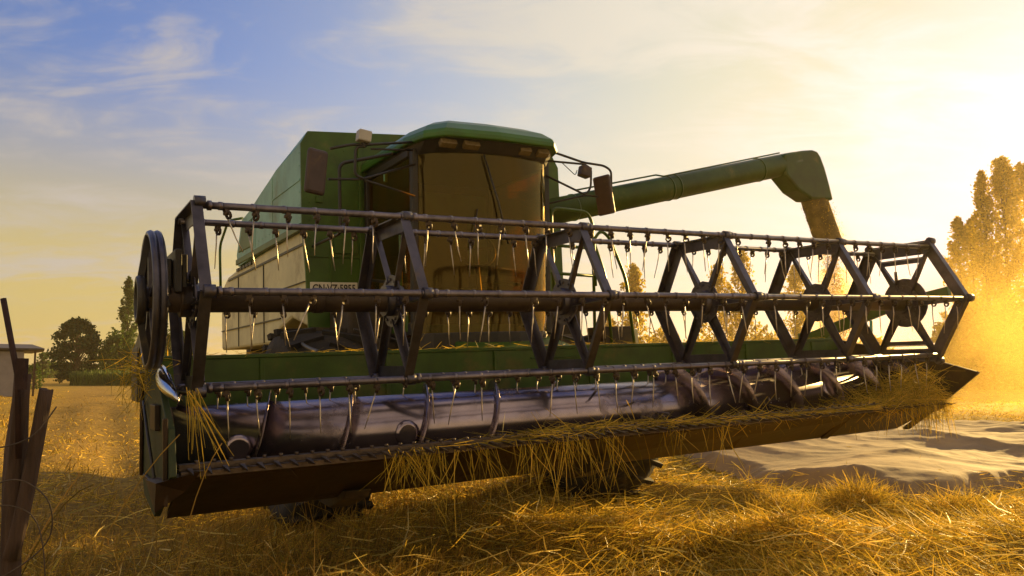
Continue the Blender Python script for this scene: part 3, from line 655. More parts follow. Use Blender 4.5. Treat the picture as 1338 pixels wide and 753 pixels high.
for k, xs in enumerate(SPX):
    sp_ = MB(); endp = (k in (0, 5)); VV = VX; VX = [(y * (1.13 if k == 5 else 1.04 if k == 0 else 1.0), z * (1.10 if k == 5 else 1.03 if k == 0 else 1.0)) for y, z in VV]; w = .095 if k == 5 else .070
    for i in range(6):
        p, q = VX[i], VX[(i + 1) % 6]
        lsec(sp_, p, q, w, .045, 1, xs)
        # spoke: tapered flat strip from hub to rim
        d = Vector((0, *VX[i])).normalized(); sd_ = Vector((0, -d.z, d.y)); r0, r1 = .10, RR - .03
        for xo, wid in ((.008, 1.0),):
            a = d * r0 + sd_ * .034 * wid; b_ = d * r0 - sd_ * .034 * wid; c = d * r1 - sd_ * .017; e_ = d * r1 + sd_ * .017
            x0 = xs + xo + .001 * i
            sp_.add([v + Vector((x0, 0, 0)) for v in (a, b_, c, e_)] + [v + Vector((x0 + .006, 0, 0)) for v in (a, b_, c, e_)], [(0, 1, 2, 3), (7, 6, 5, 4), (0, 4, 5, 1), (1, 5, 6, 2), (2, 6, 7, 3), (3, 7, 4, 0)])
            sp_.beam(d * r0 + sd_ * .033 + Vector((x0 - .014, 0, 0)), d * r1 + sd_ * .017 + Vector((x0 - .014, 0, 0)), .005, .03, up=(1, 0, 0))
        v = Vector((0, *VX[i])); sp_.tube(v + Vector((xs - .03, 0, 0)), v + Vector((xs + .02, 0, 0)), .030, 12)
    hubp = [(.145 * math.cos(a), .145 * math.sin(a)) for a in np.linspace(0, 2 * math.pi, 17)[:-1]]
    sp_.prism(hubp, 0, xs - .008, xs - .001); sp_.tube((xs - .05, 0, 0), (xs + .05, 0, 0), .085, 20)
    for a in np.linspace(0, 2 * math.pi, 13)[:-1]: sp_.tube((xs - .016, .118 * math.cos(a), .118 * math.sin(a)), (xs - .007, .118 * math.cos(a), .118 * math.sin(a)), .009, 6)
    if k == 5:
        sp_.prism([(.2 * math.cos(a), .2 * math.sin(a)) for a in np.linspace(0, 2 * math.pi, 25)[:-1]], 0, xs + .02, xs + .03)
        for i in (1, 4): p, q = VX[i], VX[(i + 1) % 6]; lsec(sp_, (p[0] * .74, p[1] * .74), (q[0] * .74, q[1] * .74), .035, .02, 1, xs + .012)
        sp_.tube((xs, .05, .15), (xs, .05, .26), .013)
    part(sp_, 'reel_spider', M['reel'], reel, .0); VX = VV
ANG = ['mf', 'tf', 'tr', 'mr', 'br', 'bf']
for i in range(6):
    y, z = VX[i]; bb = MB(); bb.tube((-.02, y, z), (5.58, y, z), .0175, 12)
    x = .09
    while x < 5.5: bb.tube((x - .010, y, z), (x + .010, y, z), .0205, 10); x += .151
    for xs in SPX: bb.tube((xs + .03, y, z), (xs + .050, y, z), .024, 10)
    part(bb, 'tine_bar', M['bar'], reel)
def tine_mesh(bend, ln, lean):
    t = MB(); t.mi = 1
    t.box((-.012, -.010, -.034), (.012, .012, -.014)); t.tube((-.018, .0, -.036), (.018, 0, -.036), .009, 8)
    t.path([(0, .016 * math.cos(a), -.046 + .016 * math.sin(a)) for a in np.linspace(0, 2 * math.pi, 11)[:-1]], .0045, 5, closed=True)
    t.path([(.008, .016 * math.cos(a), -.046 + .016 * math.sin(a)) for a in np.linspace(0, 2 * math.pi, 11)[:-1]], .0045, 5, closed=True)
    t.mi = 0
    pts = [(0, .010, -.055), (bend * .3, .008, -.055 - ln * .3), (bend * .5, .006 + lean * .4, -.055 - ln * .6), (bend, lean, -.055 - ln)]
    t.path(pts, [.0038, .0036, .0032, .0022], 6)
    return t
variants = []
for bd, ln, le in ((.0, .20, .0), (.008, .19, .01), (-.006, .20, -.005), (.003, .205, .015), (.020, .18, .0), (-.004, .19, .01)):
    t = tine_mesh(bd, ln, le); me_o = t.build('reel_tine', [M['tine'], M['tube']]); variants.append(me_o.data); tv = t; bpy.data.objects.remove(me_o)
    variants[-1]['n'] = 0
spots = []
for i in range(6):
    x = .165 if i % 2 == 0 else .11
    y, z = VX[i]
    while x < 5.45:
        if min(abs(x - s) for s in SPX) > .03 and random.random() > .05:
            dist = (Vector((x, y, z)) - Vector((-.638, -4.301, -.331))).length + (.9 if y > .1 else 0)
            spots.append((dist, x, y, z))
        x += .151
spots.sort()
rest = MB(); specs = [(0, .20, .01), (.018, .19, .02), (-.012, .20, -.01), (.006, .21, .03), (.03, .18, 0), (-.02, .19, .02)]
for j, (d, x, y, z) in enumerate(spots):
    kx = random.uniform(-.004, .004)
    if j < 98:
        o = bpy.data.objects.new('reel_tine', random.choice(variants)); C.objects.link(o); o.parent = reel
        o.location = (x + kx - BASE[0], y - BASE[1], z - BASE[2]); o.rotation_euler = (random.gauss(0, .09), random.gauss(0.04, .13), random.gauss(0, .4))
    else:
        t = tine_mesh(*random.choice(specs)); k0 = len(rest.v); ry = random.gauss(.04, .09)
        rest.v += [(x + kx + a * math.cos(ry) + c * math.sin(ry), y + b_, z + c * math.cos(ry) - a * math.sin(ry)) for a, b_, c in t.v]
        rest.f += [tuple(q + k0 for q in f) for f in t.f]; rest.m += t.m; rest.sm += t.sm
tag(part(rest, 'reel_tines', [M['tine'], M['tube']], reel), kind='stuff')
pu = MB()
pr = .318
pu.path([(-.195, pr * math.cos(a), .0 + pr * math.sin(a)) for a in np.linspace(0, 2 * math.pi, 41)[:-1]], .018, 8, closed=True)
pu.path([(-.165, pr * math.cos(a), .0 + pr * math.sin(a)) for a in np.linspace(0, 2 * math.pi, 41)[:-1]], .018, 8, closed=True)
pu.tube((-.20, 0, 0), (-.17, 0, 0), pr * .98, 40) if False else None
for k in range(5):
    a = 2 * math.pi * k / 5 + .3; pu.beam((-.185, .05 * math.cos(a), .05 * math.sin(a)), (-.185, pr * math.cos(a), pr * math.sin(a)), .03, .02)
pu.tube((-.235, 0, 0), (-.12, 0, 0), .06, 20)
part(pu, 'drive_pulley', M['reel'], reel)
bl = MB(); bl.path([(-.235, .09 * math.cos(a), .10 * math.sin(a)) for a in np.linspace(0, 2 * math.pi, 25)[:-1]], .022, 6, closed=True); bl.beam((-.235, .0, .09), (-.20, .0, .31), .02, .03); bl.beam((-.235, .0, -.09), (-.20, .0, -.31), .02, .03); part(bl, 'drive_guard', M['black'], reel)
gb = MB(); gb.box((-.09, -.10, .03), (-.06, .28, .24)); gb.box((-.055, -.06, .05), (-.03, .24, .22)); gb.box((-.125, -.02, .06), (-.095, .26, .20)); gb.tube((-.14, .12, .12), (-.02, .12, .12), .05, 16); gb.tube((-.1, .38, .10), (-.1, .38, .28), .011, 6)
part(gb, 'reel_gearbox', M['black'], reel, .008)

# ------------------------------------------------------------------ straw
def stalks(P, D, Lg, Wd, bend, name, m, parent=None):
    "P start points, D unit directions, one bent ribbon each (two quads)"
    n_ = len(P); rnd = rng.normal(size=(n_, 3)); side = np.cross(D, rnd); side /= np.linalg.norm(side, axis=1)[:, None] + 1e-9
    bn = rng.normal(size=(n_, 3)); bn[:, 2] -= .6; bn /= np.linalg.norm(bn, axis=1)[:, None]
    p0 = P; p1 = P + D * (Lg * .5)[:, None] + bn * (bend * .25)[:, None]; p2 = P + D * Lg[:, None] + bn * bend[:, None]
    s = side * (Wd * .5)[:, None]
    V = np.stack([p0 - s, p0 + s, p1 - s, p1 + s, p2 - s * .5, p2 + s * .5], 1).reshape(-1, 3)
    k = (np.arange(n_) * 6)[:, None]
    F_ = np.concatenate([k + np.array([[0, 1, 3, 2]]), k + np.array([[2, 3, 5, 4]])], 1).reshape(-1, 4)
    return np_mesh(name, V, F_, m, parent)
def in_header_shadow(x, y): return None
def field(n_, ymin, ymax, upright, Lr, name, m, keep=None, rise=.02, wmul=1.0, leanx=0, leany=0):
    t = rng.random(n_); y = 1 / ((1 - t) / ymin + t / ymax)                 # density ~ 1/y^2: even in the picture
    x = rng.uniform(-.70, .70, n_) * (y + 1.2)
    msk = track_mask(x, y); ok = rng.random(n_) > msk * .80
    if keep is not None: ok &= keep(x, y)
    x, y = x[ok], y[ok]; n_ = len(x)
    z = height(x, y) * (1 - sm(40, 90, np.hypot(x, y)))
    az = rng.uniform(0, 2 * np.pi, n_)
    sw = 1.6 * np.sin(x * .9 + 1.3 * np.sin(y * .7)) + .7 * np.cos(y * 1.1)
    if upright:
        el = np.radians(rng.normal(68, 14, n_)); az = sw + rng.normal(0, .7, n_)
    else:
        el = np.radians(np.abs(rng.normal(4, 17, n_))); az = np.where(rng.random(n_) < .55, sw + rng.normal(0, .5, n_), az)
    D = np.stack([np.cos(az) * np.cos(el), np.sin(az) * np.cos(el), np.sin(el)], -1)
    Lg = rng.uniform(*Lr, n_) / (1 + .02 * y); W_ = np.maximum(.0048, y * .00065) * rng.uniform(.6, 1.4, n_) * wmul
    P = np.stack([x, y, z + rng.random(n_) * rise], -1)
    if not upright: P[:, 2] += rng.random(n_) ** 1.5 * .075 * (.4 + .6 * sm(-1, 1.5, x))
    return stalks(P, D, Lg, W_, Lg * rng.uniform(.05, .4, n_), name, m)
TARP = [(2.35, 12.4), (2.9, 9.35), (3.25, 8.75), (3.9, 8.0), (4.6, 8.25), (6.0, 9.2), (8.5, 10.0), (12, 11.5), (13, 19), (8, 20.5), (5, 17.5), (3.2, 14.8)]
def in_poly(x, y, poly):
    c = np.zeros(x.shape, bool); j = len(poly) - 1
    for i in range(len(poly)):
        xi, yi = poly[i]; xj, yj = poly[j]
        c ^= ((yi > y) != (yj > y)) & (x < (xj - xi) * (y - yi) / (yj - yi + 1e-12) + xi); j = i
    return c
notarp = lambda x, y: ~in_poly(x, y, TARP)
def patches(x, y): return np.clip(.62 + .38 * np.sin(x * 2.3 + 1.7 * np.sin(y * 1.9)) * np.sin(y * 2.7 + 1.3 * np.sin(x * 1.6 + 2)) + .25 * np.sin(x * 7 + 2 * np.sin(y * 5)) * np.sin(y * 8 + x), .08, 1)
def loose(x, y):   # lying straw thickens to the right and gathers in patches
    return notarp(x, y) & (rng.random(x.shape) < patches(x, y)) & (rng.random(x.shape) < .30 + .7 * sm(-1.5, 1.2, x))
def short(x, y):
    return notarp(x, y) & (rng.random(x.shape) < 1.0 - .80 * sm(-.5, 2.0, x) * (1 - sm(9, 16, y)))
tag(field(165000, 3.6, 60, False, (.08, .34), 'loose_straw', M['straw'], loose), 'loose golden straw lying over the stubble field', 'straw', kind='stuff')
tag(field(85000, 3.6, 45, True, (.06, .17), 'stubble', M['straw_dark'], short), 'short brown stubble standing across the field', 'stubble', kind='stuff')
# tuft heaped in front of the tarpaulin
for (tx_, ty_, tr_, nt_, lab_) in ((3.25, 7.95, .34, 1500, 'bushy tuft of golden straw at the front edge of the tarpaulin'), (3.95, 7.55, .30, 1100, 'smaller loose tuft of straw just right of the bushy one'), (2.55, 7.75, .34, 1000, 'flattened tuft of straw left of the bushy one'), (4.9, 7.2, .45, 1500, 'wide low heap of straw near the right edge of the picture')):
    n_ = nt_; r_ = np.abs(rng.normal(0, tr_, n_)); a = rng.uniform(0, 6.28, n_); x = tx_ + r_ * np.cos(a) + .1 * np.sin(a * 3); y = ty_ + r_ * np.sin(a) * .8
    el = np.radians(np.clip(rng.normal(32, 24, n_), -5, 88)); a2 = a + rng.normal(0, .9, n_); D = np.stack([np.cos(a2) * np.cos(el), np.sin(a2) * np.cos(el), np.sin(el)], -1)
    tag(stalks(np.stack([x, y, height(x, y) + .13 * rng.random(n_) * np.exp(-(r_ / tr_) ** 2)], -1), D, rng.uniform(.06, .24, n_), rng.uniform(.003, .006, n_), rng.uniform(.01, .09, n_), 'straw_tuft', M['straw']), lab_, 'straw tuft', kind='stuff')
n_ = 5200; t = rng.random(n_); y = 1 / ((1 - t) / 3.7 + t / 11); x = rng.uniform(-.62, .66, n_) * (y + .6); ok = notarp(x, y) & (rng.random(n_) < .25 + .75 * sm(-2, 1, x)); x, y = x[ok], y[ok]; n_ = len(x)
el = np.radians(rng.normal(4, 11, n_)); a = rng.uniform(0, 6.28, n_); D = np.stack([np.cos(a) * np.cos(el), np.sin(a) * np.cos(el), np.sin(el)], -1)
tag(stalks(np.stack([x, y, height(x, y) + .05 + .06 * rng.random(n_)], -1), D, rng.uniform(.10, .42, n_), rng.uniform(.005, .010, n_), rng.uniform(.01, .12, n_), 'long_straw', M['straw_pale']), 'broad pale bent straws lying on top of the straw cover', 'straw', kind='stuff')
n_ = 2600; x = rng.uniform(2.3, 9, n_); y = rng.uniform(7.9, 13, n_); ok = in_poly(x, y, TARP) & (rng.random(n_) < np.exp(-np.maximum(0, y - 8.3 - .28 * np.abs(x - 3.9)) * .9)); x, y = x[ok], y[ok]; n_ = len(x)
a = rng.uniform(0, 6.28, n_); D = np.stack([np.cos(a), np.sin(a), rng.normal(.05, .12, n_)], -1)
tag(stalks(np.stack([x, y, height(x, y) + .10 + .10 * rng.random(n_)], -1), D, rng.uniform(.04, .24, n_), rng.uniform(.004, .008, n_), rng.uniform(0, .06, n_), 'scattered_straw', M['straw']), 'stray straws scattered over the near edge of the tarpaulin', 'straw', kind='stuff')
# fine broken chaff between the stalks
n_ = 70000; t = rng.random(n_); y = 1 / ((1 - t) / 3.6 + t / 22); x = rng.uniform(-.70, .70, n_) * (y + 1.2); ok = notarp(x, y) & (rng.random(n_) > .6 * track_mask(x, y)); x, y = x[ok], y[ok]; n_ = len(x)
el = np.radians(rng.normal(5, 30, n_)); a = rng.uniform(0, 6.28, n_); D = np.stack([np.cos(a) * np.cos(el), np.sin(a) * np.cos(el), np.sin(el)], -1)
tag(stalks(np.stack([x, y, height(x, y) + .06 * rng.random(n_)], -1), D, rng.uniform(.02, .09, n_), np.maximum(.005, y * .0008), rng.uniform(0, .02, n_), 'chaff', M['straw']), 'fine broken chaff scattered through the straw', 'chaff', kind='stuff')
# long dry stems by the fence post and left foreground
n_ = 420; x = rng.uniform(-2.6, -.9, n_); y = rng.uniform(2.9, 6.2, n_); a = rng.uniform(0, 6.28, n_); el = np.radians(rng.uniform(45, 85, n_))
D = np.stack([np.cos(a) * np.cos(el), np.sin(a) * np.cos(el), np.sin(el)], -1)
tag(stalks(np.stack([x, y, height(x, y)], -1), D, rng.uniform(.2, .75, n_), rng.uniform(.0025, .0045, n_), rng.uniform(.03, .3, n_), 'dry_grass', M['straw_dark']), 'long thin dry grass stems beside the old fence post', 'dry grass', kind='stuff')

# straw caught on the header (world space, resting on the machine)
def header_straw(name, label, n_, fn):
    P = []; D = []; Lg = []; W_ = []; Bd = []
    for _ in range(n_):
        p, d, ln, w, bd = fn(); d = Vector(d).normalized(); P.append(w_(p)); D.append(ROT @ d); Lg.append(ln); W_.append(w); Bd.append(bd)
    o = stalks(np.array(P), np.array(D), np.array(Lg), np.array(W_), np.array(Bd), name, M['straw'])
    return tag(o, label, 'straw', kind='stuff')
U = random.uniform
def f_hang():
    x = random.choice((.95, 1.12, 1.3, 1.42, 1.6, 1.75, 1.9, 2.05, 2.2, 2.7, 3.1)) + random.gauss(0, .05)
    if random.random() < .25: x = random.gauss(2.0, .28)
    return (x, -.37 + U(-.05, .05), -.80 + U(-.02, .03)), (random.gauss(0, .42), U(-.5, .05), -1), abs(random.gauss(.15, .11)) + .04, U(.0028, .0052), U(.0, .2)
header_straw('straw_clump', 'ragged straw hanging down from the middle of the cutter bar', 230, f_hang)
def f_ledge():
    x = 1.2 + 4.2 * random.random() ** .75; th = math.exp(-((x - 2.3) / .6) ** 2) * .04 + .015 + .05 * max(0, x - 4.5)
    return (x, U(-.38, -.16), -.79 + U(0, th)), (random.gauss(0, 1), random.gauss(0, .4), random.gauss(0.0, .13)), U(.06, .22), U(.0025, .0045), U(0, .04)
header_straw('straw_clump', 'matted layer of straw lying along the top of the cutter bar', 2300, f_ledge)
def f_right():
    t = random.random() ** .7; x = 4.62 + 1.0 * t
    return (x, U(-.42 + max(0, x - 5.3) * 1.0, .12), -.80 + U(0, .05 + .24 * t)), (random.gauss(0, 1), random.gauss(0, .6), random.gauss(-.25, .5)), U(.08, .26), U(.0025, .0045), U(0, .06)
header_straw('straw_clump', 'thick heap of straw piled against the right divider of the header', 1900, f_right)
def f_rhang():
    x = random.gauss(5.15, .22); x = min(x, 5.36)
    return (x, -.40 + U(-.05, .03), -.80 + U(-.02, .04)), (random.gauss(0, .2), U(-.2, .1), -1), U(.05, .26), U(.0025, .0045), U(.0, .04)
header_straw('straw_clump', 'short straws dangling below the right end of the cutter bar', 130, f_rhang)
def f_left():
    return (-.08 + U(-.02, .03), -.47 + U(-.03, .03), -.44 + U(-.03, .03)), (U(.05, .85), U(-.25, .1), U(-1.6, -.8)), U(.10, .36), U(.0025, .0045), U(.0, .06)
header_straw('straw_clump', 'fan of long straws hanging from the shiny guard at the left end', 30, f_left)
def f_leftp():
    return (-.20 + random.gauss(0, .05), random.gauss(.35, .18), -.36 + random.gauss(0, .05)), (random.gauss(0, .6), random.gauss(0, .8), random.gauss(0, .6)), U(.05, .18), U(.0025, .0045), U(0, .06)
header_straw('straw_clump', 'tangle of straw caught below the drive pulley at the left end', 240, f_leftp)
def f_mid():
    return (1.02 + U(-.12, .12), -.35 + U(-.03, .03), -.79 + U(-.02, .02)), (random.gauss(.0, .35), U(-.3, 0), U(-1, -.3)), U(.06, .22), U(.0025, .004), U(0, .05)
header_straw('straw_clump', 'small knot of straw hooked on the left part of the cutter bar', 90, f_mid)
def f_wall():
    return (U(.1, 5.5), U(.79, .87), -.262 + U(0, .008)), (random.gauss(0, 1), random.gauss(0, .3), random.gauss(.05, .12)), U(.02, .12), U(.002, .004), U(0, .02)
header_straw('straw_clump', 'scattered chaff lying on the top edge of the green back wall', 420, f_wall)

# ------------------------------------------------------------------ fence post, rod and wire
post = empty('fence_post', (-1.745, 3.0, 0)); tag(post, 'weathered forked wooden fence post at the left edge of the picture', 'fence post')
def knobbly(mb, pts, rs, n_=14, amp=.08):
    k0 = len(mb.v); mb.path(pts, rs, n_)
    for i in range(k0, len(mb.v)):
        x, y, z = mb.v[i]; c = min(pts, key=lambda p: abs(p[2] - z)); a = math.atan2(y - c[1], x - c[0])
        k = 1 + amp * math.sin(a * 3 + z * 5) + amp * .7 * math.sin(a * 5 - z * 9) + random.uniform(-.03, .03)
        mb.v[i] = (c[0] + (x - c[0]) * k, c[1] + (y - c[1]) * k, z + random.uniform(-.004, .004))
pm = MB(); zz = np.linspace(-.15, 1.245, 16)
knobbly(pm, [(-.022 + .006 * math.sin(z * 6), .01 * math.sin(z * 4), z) for z in zz], [.037 - .006 * z + .003 * math.sin(z * 9) for z in zz], 14, .12)
pm.build('trunk', M['wood'], post)
pm = MB(); zz = np.linspace(.6, 1.19, 10)
knobbly(pm, [(-.01 + .088 * ((z - .6) / .59) ** .85, -.02, z) for z in zz], [.029 - .005 * z for z in zz], 12, .12); pm.build('side_branch', M['wood'], post)
rod = MB(); rod.path([(-1.725, 2.935, .95), (-1.755, 2.95, 1.24), (-1.835, 2.97, 1.515)], .011, 6); rod.box((-1.745, 2.92, 1.19), (-1.715, 2.945, 1.30))
tag(rod.build('iron_rod', M['iron']), 'thin dark rusty iron rod leaning up out of the forked post', 'rod')
def curl(pts, r, label, name='fence_wire'):
    c = [Vector(p) for p in pts]; out = []
    for i in range(len(c) - 1):
        a, b_, d, e_ = c[max(i - 1, 0)], c[i], c[i + 1], c[min(i + 2, len(c) - 1)]
        for t in np.linspace(0, 1, 8)[:-1]:
            out.append(.5 * ((2 * b_) + (-a + d) * t + (2 * a - 5 * b_ + 4 * d - e_) * t * t + (-a + 3 * b_ - 3 * d + e_) * t ** 3))
    m_ = MB(); m_.path(out + [c[-1]], r, 5); tag(m_.build(name, M['wire']), label, 'wire')
curl([(-1.95, 2.9, .80), (-1.80, 2.9, .86), (-1.69, 2.9, .88), (-1.60, 2.92, .80), (-1.62, 2.95, .66), (-1.75, 2.9, .55), (-1.95, 2.9, .48)], .0028, 'loop of old wire sagging round the middle of the fence post')
curl([(-1.95, 2.85, .66), (-1.80, 2.88, .78), (-1.70, 2.9, .79), (-1.62, 2.9, .72), (-1.6, 2.92, .5), (-1.66, 2.95, .3)], .0025, 'thin curled wire hanging down the right side of the post')
curl([(-1.85, 2.92, .98), (-1.74, 2.925, 1.0), (-1.66, 2.92, 1.04), (-1.61, 2.95, 1.13)], .0028, 'short wire wrapped across the fork of the post')
# two long foreground reeds
rg = MB()
for pts in ([(-1.32, 3.1, .3), (-1.15, 3.2, .78), (-.93, 3.4, 1.06)], [(-1.6, 3.1, .2), (-1.34, 3.1, .72), (-1.22, 3.2, .93)], [(-1.48, 3.0, .78), (-1.3, 3.05, .86), (-1.12, 3.1, .90)], [(-1.05, 3.6, .35), (-.98, 3.6, .8), (-.86, 3.7, 1.0)]):
    a, b_, c = [Vector(p) + Vector((-.42, 0, -.06)) for p in pts]; a = a.copy(); a.z = 0
    rg.path([a * (1 - t) ** 2 + b_ * 2 * t * (1 - t) + c * t * t for t in np.linspace(0, 1, 9)], .0025, 5)
tag(rg.build('tall_reeds', M['straw_dark']), 'few tall bent straw stems in the left foreground', 'reeds', kind='stuff')

# ------------------------------------------------------------------ tarpaulin
res = .055; xs = np.arange(2.0, 13.6, res); ys = np.arange(7.6, 21, res); TX, TY = np.meshgrid(xs, ys)
inside = in_poly(TX + .10 * np.sin(TY * 4) , TY + .10 * np.sin(TX * 3.3) + .05 * np.sin(TX * 9), TARP)
def fold(x, y):
    h = np.zeros_like(x)
    for f, a, am, p in ((1.3, .3, .06, 0), (2.2, 1.25, .045, 1), (3.9, .85, .028, 2), (6.1, 1.9, .02, 3.3), (9.0, .55, .012, 1.1), (5.0, 2.6, .02, .4), (3.1, 2.1, .05, 4)):
        u_ = (x * math.cos(a) + y * math.sin(a)) * f + p + 1.1 * np.sin(x * .9 + y * .5 + p); h += am * 2.2 * (1 - np.abs(np.sin(u_ / 2))) ** 2.2 * (.6 + .5 * np.sin(y * .8 + p * 2 + x * .6))
    h += .35 * np.exp(-(((x - 8.3) / 1.1) ** 2 + ((y - 12.0) / .8) ** 2)) + .22 * np.exp(-(((x - 6.5) / .9) ** 2 + ((y - 13.0) / .7) ** 2)) + .12 * np.exp(-(((x - 4.4) / 1.0) ** 2 + ((y - 9.4) / .6) ** 2)) + .16 * np.exp(-(((x - 3.6) / .25) ** 2 + ((y - 8.9) / .2) ** 2))
    return h
TZ = height(TX, TY) + .17 + .5 * fold(TX, TY) + .004 * np.sin(TX * 17 + 3 * np.sin(TY * 5)) * np.sin(TY * 13 + 2 * np.sin(TX * 4))
ids = -np.ones(TX.shape, int); ids[inside] = np.arange(inside.sum())
q = np.stack([ids[:-1, :-1], ids[:-1, 1:], ids[1:, 1:], ids[1:, :-1]], -1).reshape(-1, 4); q = q[(q >= 0).all(1)]
lvl = np.zeros(TX.shape); cur = inside.copy()
for k in range(7):
    lvl += cur; nx = cur.copy(); nx[1:-1, 1:-1] = cur[1:-1, 1:-1] & cur[:-2, 1:-1] & cur[2:, 1:-1] & cur[1:-1, :-2] & cur[1:-1, 2:]; cur = nx
wgt = sm(.5, 7, lvl); TZ = TZ * wgt + (height(TX, TY) + .015) * (1 - wgt)
tarp = np_mesh('tarpaulin', np.stack([TX, TY, TZ], -1)[inside], q, M['tarp'], smooth=True)
tag(tarp, 'crumpled dusty brown tarpaulin spread on the field behind the header', 'tarpaulin')
s_ = tarp.modifiers.new('solid', 'SOLIDIFY'); s_.thickness = .008

# ------------------------------------------------------------------ shed and rubble
shed = empty('shed', (-29.9, 41, 0), (0, 0, R(36))); tag(shed, 'low pale sheet metal shed with dark flat eave at the far left', 'shed')
m_ = MB(); m_.box((-8, 0, 0), (5.0, 5, 2.35)); m_.build('wall', M['shed'], shed)
m_ = MB(); m_.prism([(-.3, 2.45), (-.3, 2.53), (5.3, 2.9), (5.3, 2.36), (0, 2.36)], 0, -8.2, 5.9); m_.build('roof', M['roofsheet'], shed)
m_ = MB(); m_.beam((5.5, -.1, 0), (5.5, -.1, 2.35), .09, .09); m_.build('corner_post', M['wood'], shed)
m_ = MB()
for k in range(70):
    c = Vector((U(-27.5, -22.6), U(34.0, 36.5), .0)); r_ = U(.12, .42)
    c.z = r_ * .4
    bvs = [c + Vector((math.cos(a) * math.cos(e_) * r_ * U(.7, 1.2), math.sin(a) * math.cos(e_) * r_ * U(.7, 1.2), math.sin(e_) * r_ * .7)) for e_ in (-.9, 0, .9) for a in np.linspace(0, 6.28, 7)[:-1]]
    m_.loft([bvs[0:6], bvs[6:12], bvs[12:18]])
tag(m_.build('rubble_heap', M['rubble']), 'low heap of broken rubble in front of the pale shed', 'rubble', kind='stuff')

# ------------------------------------------------------------------ trees
def leaf_mesh(Cn, size, m, name, parent):
    n_ = len(Cn); a = rng.normal(size=(n_, 3)); a /= np.linalg.norm(a, axis=1)[:, None]; b_ = np.cross(a, rng.normal(size=(n_, 3))); b_ /= np.linalg.norm(b_, axis=1)[:, None]
    sz = size * rng.uniform(.6, 1.4, n_)[:, None]
    V = np.stack([Cn - a * sz, Cn - b_ * sz * .55, Cn + a * sz, Cn + b_ * sz * .55], 1).reshape(-1, 3)
    return np_mesh(name, V, np.arange(n_ * 4).reshape(-1, 4), m, parent)
def poplar(x, y, h, w, nl, m, label, group=None, lean=0, size=.16):
    t = empty('poplar_tree', (x, y, 0)); tag(t, label, 'tree', group)
    tm = MB(); zs = np.linspace(0, h * .93, 9); tm.path([(lean * z / h + .06 * math.sin(z), .05 * math.cos(z * 1.3), z) for z in zs], [max(.02, h * .016 * (1 - z / h)) for z in zs], 8)
    pts = []; nb = 78; per = nl // nb
    def env(q): return 1.75 * w * max(0.0, 1 - q) ** .62 * min(1, q / .18 + .25)
    for k in range(nb):
        z0 = h * (.05 + .86 * (k / nb)); az = U(0, 6.28); L = min(h * U(.10, .20), (h - z0) * U(.75, 1.0)); zt = z0 + L
        rt = env(zt / h) * U(.55, 1.25) + .05; nseg = 6; bp_ = []
        for j in range(nseg + 1):
            q = j / nseg; rr = rt * q ** .75; bp_.append(Vector((lean * z0 / h + rr * math.cos(az), rr * math.sin(az), z0 + L * q)))
        if k % 3 == 0: tm.path(bp_, [h * .004 * (1 - j / nseg) + .008 for j in range(nseg + 1)], 5)
        q = rng.random(per) ** .7; P_ = np.array([list(p) for p in bp_]); i0 = np.minimum((q * nseg).astype(int), nseg - 1); f = q * nseg - i0
        c = P_[i0] * (1 - f)[:, None] + P_[i0 + 1] * f[:, None]
        c += rng.normal(size=c.shape) * np.array([.24 * w, .24 * w, .018 * h]) * (1.2 - q)[:, None]; pts.append(c)
    tm.build('trunk', M['bark'], t); pts = np.concatenate(pts); pts = pts[(pts[:, 2] > .3)]
    leaf_mesh(pts, size, m, 'crown', t); return t
def bushy(x, y, h, w, nl, m, label, cat='tree', name='broadleaf_tree', group=None, size=.16, low=.12, flat=False):
    t = empty(name, (x, y, 0)); tag(t, label, cat, group)
    tm = MB(); tm.path([(0, 0, 0), (.1, 0, h * .3), (-.05, .1, h * .6), (0, 0, h * .85)], [h * .028, h * .022, h * .014, .03], 8)
    pts = []; nc = 110; per = nl // nc
    for k in range(nc):
        a = U(0, 6.28); zf = low + (1 - low) * random.random() ** .8; rr = w * math.sin(math.pi * (.15 + .80 * zf)) ** .6 * math.sqrt(U(.15, 1)) * .82
        c = Vector((rr * math.cos(a), rr * math.sin(a), zf * h * .93)); cr = w * U(.15, .30)
        if k % 3 == 0: tm.path([(0, 0, c.z * .45), tuple(c * .6 + Vector((0, 0, c.z * .2))), tuple(c)], [h * .010, h * .006, .012], 5)
        g = rng.normal(size=(per, 3)); g /= np.linalg.norm(g, axis=1)[:, None]; g *= (rng.random(per) ** .45)[:, None] * cr * np.array([1, 1, .75]); pts.append(g + np.array(c))
    tm.build('trunk', M['bark'], t); pts = np.concatenate(pts); pts = pts[pts[:, 2] > .05]
    leaf_mesh(pts, size, m, 'crown', t); return t
def at(px, Y): return ((px - 669) / 1080) * Y * .995
bushy(at(99, 95), 95, 7.6, 2.9, 9500, M['leaf_dark'], 'dark round bushy tree at the end of the track', size=.20, low=.05)
bushy(at(130, 92), 96, 5.2, 2.6, 4200, M['leaf_olive'], 'smaller olive green tree touching the right side of the dark round tree', size=.15)
bushy(at(156, 92), 92, 6.0, 2.7, 4800, M['leaf_olive'], 'green bushy tree at the foot of the left poplar', size=.16)
poplar(at(164, 98), 98, 12.6, 1.25, 4600, M['leaf_olive'], 'slim tall poplar behind the bushes left of the drive pulley', size=.16)
bushy(at(206, 90), 90, 7.8, 1.6, 2600, M['leaf_olive'], 'leafy tree seen through the left end of the reel', size=.16)
bushy(at(232, 90), 90, 6.0, 2.4, 2600, M['leaf_olive'], 'low wide tree between the reel end and the machine body', size=.16)
bushy(at(45, 60), 60, 1.9, .7, 500, M['leaf_olive'], 'small pale bush standing just right of the shed', 'bush', 'bush', size=.09, low=.0)
